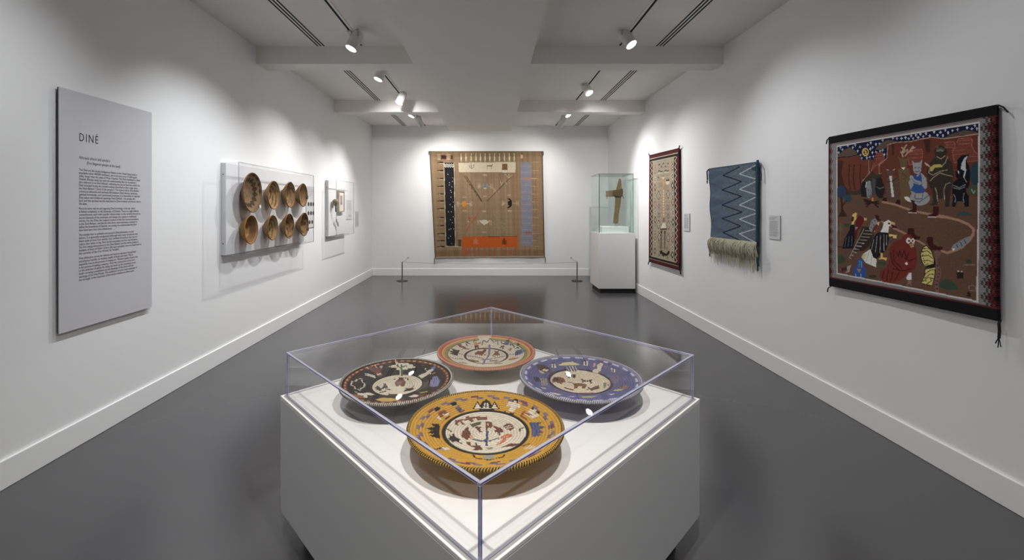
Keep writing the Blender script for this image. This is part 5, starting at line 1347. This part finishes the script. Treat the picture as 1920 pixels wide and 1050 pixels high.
def d_dark(c, rad, ang, n):
    W, BRN, GN, LV = (206, 198, 176), (116, 78, 62), (96, 104, 70), (132, 128, 166)
    c.C[(rad > 1 - 1.9 / n) & (rad < 1 - .9 / n)] = lin((104, 62, 44)); dashes(c, rad, ang, 1 - 1.9 / n, 1 - .9 / n, 46, .5, (196, 128, 84))
    c.C[rad > 1 - .9 / n] = lin((48, 40, 38))
    # cloud with plant
    c.p(W, 940, 172, 1140, 178, 1140, 205, 1200, 208, 1205, 235, 1240, 240, 1235, 262, 1130, 262, 1110, 290, 950, 290, 945, 262, 870, 250, 830, 246, 830, 232, 865, 228, 880, 205, 935, 200)
    c.l(GN, .007, 1025, 380, 1028, 300, 1022, 200); c.l(GN, .006, 1028, 280, 960, 215); c.l(GN, .006, 1028, 250, 1095, 215); c.l(GN, .006, 1000, 250, 960, 235, 965, 200); c.l(GN, .006, 1060, 250, 1100, 240); c.l(W, .006, 1005, 385, 1005, 290); c.p(GN, 1015, 290, 1050, 290, 1048, 380, 1018, 382)
    c.l(W, .004, 920, 110, 940, 180); c.p(W, 915, 380, 975, 374, 975, 392, 915, 396)
    # hand-like brown burst at upper left
    for q in ((640, 350, 500, 250), (655, 345, 550, 240), (670, 345, 600, 215), (680, 345, 650, 240), (690, 350, 700, 270)): c.l(BRN, .011, *q)
    c.p(BRN, 620, 350, 700, 335, 740, 375, 700, 400, 640, 385); c.p((206, 180, 160), 640, 345, 705, 335, 712, 362, 640, 372); c.l(W, .004, 490, 245, 505, 275); c.l(W, .004, 610, 210, 632, 250)
    c.e((188, 170, 184), 708, 240, 26, 18)
    for q in ((470, 345, 600, 380), (470, 365, 600, 400), (500, 350, 610, 408)): c.l((196, 190, 176), .008, *q)
    # cross outline at left
    c.l(W, .0042, 235, 520, 250, 460, 310, 460, 335, 430, 380, 420, 410, 430, 405, 470, 455, 500, 440, 545, 390, 570, 370, 600, 345, 580, 300, 575, 290, 535, 235, 520)
    # speckled white figure upper right
    c.p(W, 1300, 370, 1390, 340, 1450, 290, 1500, 275, 1530, 290, 1490, 320, 1450, 350, 1400, 390, 1330, 425, 1310, 400, 1280, 395)
    for x, y in ((1400, 270), (1420, 300), (1475, 345), (1520, 345), (1550, 330), (1500, 305)): c.e(W, x, y, 13, 9)
    c.p((110, 120, 170), 1490, 250, 1550, 235, 1560, 265, 1510, 280)
    # lavender bands at right
    for q in ((1530, 400, 1560, 460, 1540, 540), (1560, 395, 1600, 450, 1575, 530), (1500, 440, 1500, 530)): c.l(LV, .014, *q)
    # lower band
    c.p(W, 330, 635, 420, 640, 500, 630, 560, 640, 620, 665, 540, 672, 470, 670, 500, 695, 470, 712, 420, 700, 440, 680, 340, 665); c.p((150, 98, 66), 240, 655, 300, 655, 400, 690, 460, 710, 330, 705); c.e(W, 312, 622, 14, 8)
    c.p((186, 158, 80), 610, 735, 720, 710, 880, 715, 1000, 728, 950, 755, 800, 768, 700, 762); c.p((190, 90, 60), 950, 765, 1000, 750, 1030, 765, 970, 780)
    c.p((206, 190, 170), 1140, 690, 1220, 660, 1300, 665, 1270, 695, 1180, 702); c.p((116, 70, 56), 1290, 665, 1400, 650, 1340, 690); c.p((150, 138, 60), 1300, 630, 1430, 605, 1440, 620, 1330, 645)
    # inner creatures
    c.p(BRN, 920, 480, 960, 440, 1000, 420, 1060, 435, 1095, 480, 1060, 540, 1020, 545, 995, 515, 970, 545, 935, 535); c.l((70, 50, 40), .006, 950, 420, 925, 425, 915, 440); c.l((70, 50, 40), .006, 1080, 415, 1120, 410, 1125, 445); c.p((90, 60, 50), 980, 410, 1065, 410, 1050, 430, 990, 430)
    DK = (70, 58, 46)
    for q in ((620, 560, 690, 580, 770, 560), (650, 540, 700, 600), (760, 500, 800, 560), (770, 520, 740, 560), (790, 580, 835, 590), (700, 630, 775, 612), (640, 590, 720, 575)): c.l(DK, .010, *q)
    c.p(DK, 1080, 590, 1130, 570, 1190, 565, 1245, 570, 1200, 590, 1130, 610, 1050, 620); c.l(DK, .006, 1190, 560, 1215, 535); c.l(DK, .006, 1120, 575, 1090, 565)
    c.p(DK, 780, 680, 840, 655, 980, 655, 960, 680, 850, 690); c.l(DK, .005, 840, 655, 825, 645)
    c.C[(rad > .452) & (rad < .46)] = lin((80, 66, 52))

def d_cream(c, rad, ang, n):
    K, BRN, LV, W = (72, 64, 56), (132, 84, 66), (128, 120, 156), (212, 200, 180)
    c.C[rad > 1 - 3.0 / n] = lin((176, 140, 90)); c.C[rad > 1 - 2.1 / n] = lin((206, 168, 96)); c.C[rad > 1 - 1.2 / n] = lin((188, 96, 60))
    c.C[(rad > 1 - 3.9 / n) & (rad < 1 - 3.0 / n)] = lin((128, 132, 84))
    top = (np.abs(ang - 1.62) < .16) & (rad > 1 - 4.2 / n); c.C[top] = lin((206, 196, 176))
    c.C[(rad > .43) & (rad < .47)] = lin(K)
    c.l((110, 104, 98), .006, 905, 310, 915, 225, 990, 265, 1050, 190, 1110, 265, 1180, 225, 1188, 310); c.l((110, 104, 98), .005, 945, 225, 990, 270)
    def person(x, y, body, skirt, flip):
        c.p(K, x - 45, y - 45, x + 40, y - 55, x + 35, y - 35, x - 30, y - 28); c.p(body, x - 40, y - 30, x + 45, y - 15, x + 60, y + 40, x - 10, y + 40); c.p(skirt, x - 10, y + 40, x + 75, y + 42, x + 70, y + 78, x, y + 72); c.l(K, .008, x + 15, y + 78, x + 20, y + 105); c.l(K, .008, x + 60, y + 80, x + 70, y + 100)
        c.l(K, .004, x - 5, y - 50, x - 10, y - 85)
    person(770, 280, (196, 150, 92), (128, 72, 56), 0)
    c.p((186, 120, 80), 815, 280, 875, 255, 885, 280, 830, 310)
    c.p((98, 92, 130), 1270, 290, 1320, 255, 1380, 262, 1390, 310, 1330, 320, 1300, 315); c.p((130, 70, 78), 1225, 330, 1310, 322, 1300, 350, 1240, 352); c.p(K, 1320, 235, 1360, 218, 1400, 235, 1395, 250, 1330, 250); c.l(K, .006, 1375, 220, 1410, 195); c.l(K, .006, 1240, 250, 1250, 280, 1280, 290); c.l(K, .008, 1240, 355, 1225, 370); c.l(K, .008, 1275, 355, 1270, 380)
    for q in ((590, 245, 640, 290), (625, 250, 640, 275), (640, 270, 690, 300), (1410, 320, 1440, 310), (1440, 290, 1480, 350), (1410, 290, 1420, 320), (1490, 380, 1555, 365), (1520, 350, 1560, 370)): c.l(K, .007, *q)
    c.p(K, 1515, 290, 1560, 275, 1580, 310, 1540, 325); c.e((206, 190, 160), 1470, 255, 20, 12)
    c.p((128, 88, 74), 440, 300, 500, 285, 530, 300, 540, 330, 600, 345, 620, 375, 700, 385, 640, 395, 590, 390, 560, 370, 500, 355, 470, 325); c.l((96, 64, 54), .008, 620, 300, 640, 330); c.l((160, 110, 80), .008, 540, 400, 590, 370)
    c.p((62, 54, 50), 275, 400, 380, 420, 345, 368, 440, 400, 495, 405, 455, 500, 380, 480, 300, 450, 370, 450, 320, 425)
    c.p((84, 92, 128), 1500, 420, 1640, 372, 1610, 410, 1700, 396, 1650, 430, 1610, 440, 1650, 450, 1500, 500, 1490, 470)
    c.p((190, 150, 110), 1350, 390, 1420, 365, 1460, 375, 1400, 410); c.l(BRN, .006, 1420, 375, 1400, 420)
    c.l((110, 106, 110), .007, 480, 460, 600, 490, 780, 520, 930, 555); c.l((110, 106, 110), .007, 1060, 555, 1250, 520, 1400, 480, 1500, 470)
    c.p(LV, 1020, 305, 1055, 305, 1050, 400, 1040, 480, 1000, 545, 960, 590, 935, 650, 900, 655, 920, 600, 970, 550, 1010, 480, 1015, 400); c.l(LV, .014, 910, 570, 1050, 560)
    c.p((128, 84, 72), 770, 460, 830, 420, 900, 430, 930, 390, 985, 390, 960, 440, 930, 470, 900, 500, 830, 480, 780, 488); c.l((128, 84, 72), .006, 880, 490, 930, 495); c.l((128, 84, 72), .006, 940, 470, 960, 492)
    c.p((128, 96, 72), 1085, 490, 1120, 460, 1140, 430, 1190, 420, 1200, 450, 1225, 490, 1160, 500); c.l(K, .006, 1140, 430, 1125, 415); c.l(K, .006, 1190, 425, 1205, 410); c.l((160, 130, 90), .007, 1085, 495, 1130, 520)
    c.p((128, 100, 74), 620, 560, 720, 570, 780, 580, 840, 590, 850, 610, 740, 605, 700, 590); c.l(K, .006, 500, 545, 560, 560); c.l(K, .006, 310, 520, 420, 550, 540, 560)
    for x in (1060, 1095, 1125, 1155, 1185): c.l((110, 92, 74), .006, x - 20, 600, x, 578)
    c.p((170, 110, 76), 1370, 560, 1460, 535, 1580, 530, 1500, 560, 1400, 580); c.p((150, 120, 100), 470, 605, 620, 620, 640, 640, 500, 625); c.p((140, 110, 90), 1110, 630, 1290, 622, 1250, 640, 1150, 645)
    c.l((176, 110, 84), .006, 260, 520, 330, 560)

def d_blue(c, rad, ang, n):
    W, K, BRN, DB = (208, 196, 170), (62, 52, 50), (124, 82, 64), (66, 62, 84)
    c.C[(rad > .50) & (rad < .55)] = lin((72, 58, 60))
    dashes(c, rad, ang, 1 - 1.9 / n, 1 - .9 / n, 24, .6, (186, 188, 214)); c.C[rad > 1 - .9 / n] = lin((132, 128, 150))
    c.p((206, 188, 136), 700, 215, 840, 205, 860, 222, 910, 230, 940, 245, 880, 262, 760, 262, 690, 272, 640, 250, 690, 235); c.p((206, 200, 184), 715, 272, 905, 262, 935, 340, 905, 345, 765, 340)
    for q in ((735, 275, 770, 335), (775, 275, 808, 338), (815, 275, 850, 340), (855, 272, 885, 340), (890, 270, 910, 320)): c.l((96, 92, 116), .010, *q)
    def book(x, y, a):
        c.p((208, 200, 166), x - 34, y - 24, x - 10, y - 30, x + 6, y + 26, x - 18, y + 30) if a else c.p((208, 200, 166), x - 30, y - 32, x - 4, y - 32, x - 4, y + 32, x - 30, y + 30)
        c.p((208, 200, 166), x + 2, y - 28, x + 26, y - 22, x + 34, y + 24, x + 12, y + 30) if a else c.p((208, 200, 166), x + 4, y - 32, x + 30, y - 30, x + 30, y + 30, x + 4, y + 32)
        c.l(K, .006, x, y - 40, x, y + 20)
    book(575, 265, True); book(1020, 230, False); book(1400, 325, True); c.e(K, 1015, 190, 14, 10)
    c.p(W, 1180, 250, 1230, 220, 1270, 235, 1240, 290, 1225, 345, 1200, 370, 1110, 355, 1130, 315, 1180, 310); c.p((130, 80, 70), 1220, 195, 1265, 185, 1275, 215, 1230, 218); c.l((196, 150, 120), .009, 1145, 235, 1130, 280); c.l((150, 110, 110), .009, 1240, 270, 1300, 290, 1300, 265); c.p(BRN, 1200, 345, 1230, 345, 1215, 380, 1190, 370)
    c.p((80, 62, 60), 340, 250, 390, 245, 480, 270, 540, 330, 480, 350, 400, 330, 350, 290); c.p((206, 188, 140), 430, 310, 510, 320, 480, 345, 420, 335); c.p((196, 178, 140), 360, 320, 440, 355, 460, 375, 400, 370); c.l((100, 84, 60), .010, 500, 350, 580, 375)
    c.p((74, 66, 70), 300, 420, 370, 425, 390, 480, 320, 485)
    for i in range(4):
        for j in range(5): c.e((196, 182, 132), 405 + i * 24 + j * 2, 450 + j * 20, 8, 7)
    for i in range(5):
        for j in range(5): c.e((150, 116, 104), 1360 + i * 26, 410 + j * 22, 9, 7)
    c.p((150, 112, 92), 1480, 560, 1560, 530, 1620, 560, 1560, 590); c.p((190, 176, 130), 1390, 615, 1440, 590, 1560, 585, 1500, 612); c.p((100, 90, 70), 1490, 545, 1550, 540, 1520, 565)
    c.p((170, 160, 170), 400, 560, 470, 570, 470, 590, 420, 585); c.p((196, 186, 164), 520, 630, 620, 650, 700, 668, 640, 672, 540, 650); c.p((170, 166, 110), 960, 690, 1130, 690, 1200, 680, 1100, 712, 980, 710); c.p((190, 180, 180), 1340, 655, 1440, 650, 1380, 675); c.l((196, 190, 190), .008, 780, 690, 850, 695)
    # inner animals
    c.p(BRN, 550, 460, 590, 420, 660, 420, 720, 440, 740, 490, 700, 500, 690, 520, 600, 490, 560, 500); c.e((90, 56, 46), 620, 455, 40, 22)
    for q in ((750, 380, 800, 400, 870, 390), (790, 430, 800, 400), (860, 430, 870, 390), (770, 410, 830, 415)): c.l(K, .012, *q)
    c.l((90, 70, 56), .012, 960, 455, 1020, 480, 1090, 475); c.l((90, 70, 56), .008, 980, 480, 985, 495); c.l((90, 70, 56), .008, 1080, 480, 1100, 510); c.l((90, 70, 56), .010, 1080, 465, 1105, 460)
    c.p((120, 90, 62), 840, 510, 920, 505, 1010, 515, 1040, 535, 1030, 550, 930, 545, 890, 570, 860, 545)
    for x in (880, 905, 990, 1015): c.l((120, 90, 62), .008, x, 545, x - 12, 575)
    c.p((100, 74, 58), 1080, 590, 1120, 560, 1200, 535, 1215, 580, 1150, 600, 1090, 615); c.l((100, 74, 58), .007, 1050, 560, 1080, 580, 1030, 600); c.l((90, 70, 56), .009, 730, 570, 780, 585, 850, 600); c.l((90, 70, 56), .006, 780, 490, 850, 505)
    c.p((110, 116, 80), 1270, 500, 1310, 500, 1300, 560, 1265, 580); c.p((120, 104, 80), 1320, 520, 1350, 520, 1320, 560)
    c.l((140, 80, 62), .007, 860, 640, 950, 645, 1130, 640); c.l((140, 110, 90), .007, 600, 600, 720, 640)

plaque(-.0157, 1.497, .259, .54, 24, (197, 147, 36), (212, 200, 178), ((44, 36, 30), (176, 138, 60), 190), (750, 720, 6.0), d_yellow, 'golden yellow coiled plaque with white centre, nearest the front corner of the cover')
plaque(-.404, 1.890, .234, .455, 22, (60, 52, 50), (204, 194, 170), ((200, 194, 182), (60, 54, 52), 190), (630, 660, 8.348), d_dark, 'dark brown coiled plaque with a pale centre and white-edged rim', (1.0, 0))
plaque(.399, 1.924, .258, .50, 23, (98, 97, 136), (208, 192, 164), ((186, 184, 190), (84, 80, 92), 200), (960, 650, 7.385), d_blue, 'lavender blue coiled plaque with a cream centre and animals')
plaque(-.0205, 2.260, .245, .44, 21, (208, 198, 176), (208, 196, 172), ((206, 160, 136), (150, 76, 62), 200), (810, 615, 9.6), d_cream, 'cream coiled plaque with a rainbow striped rim, at the rear corner of the cover', (1.0, 0))
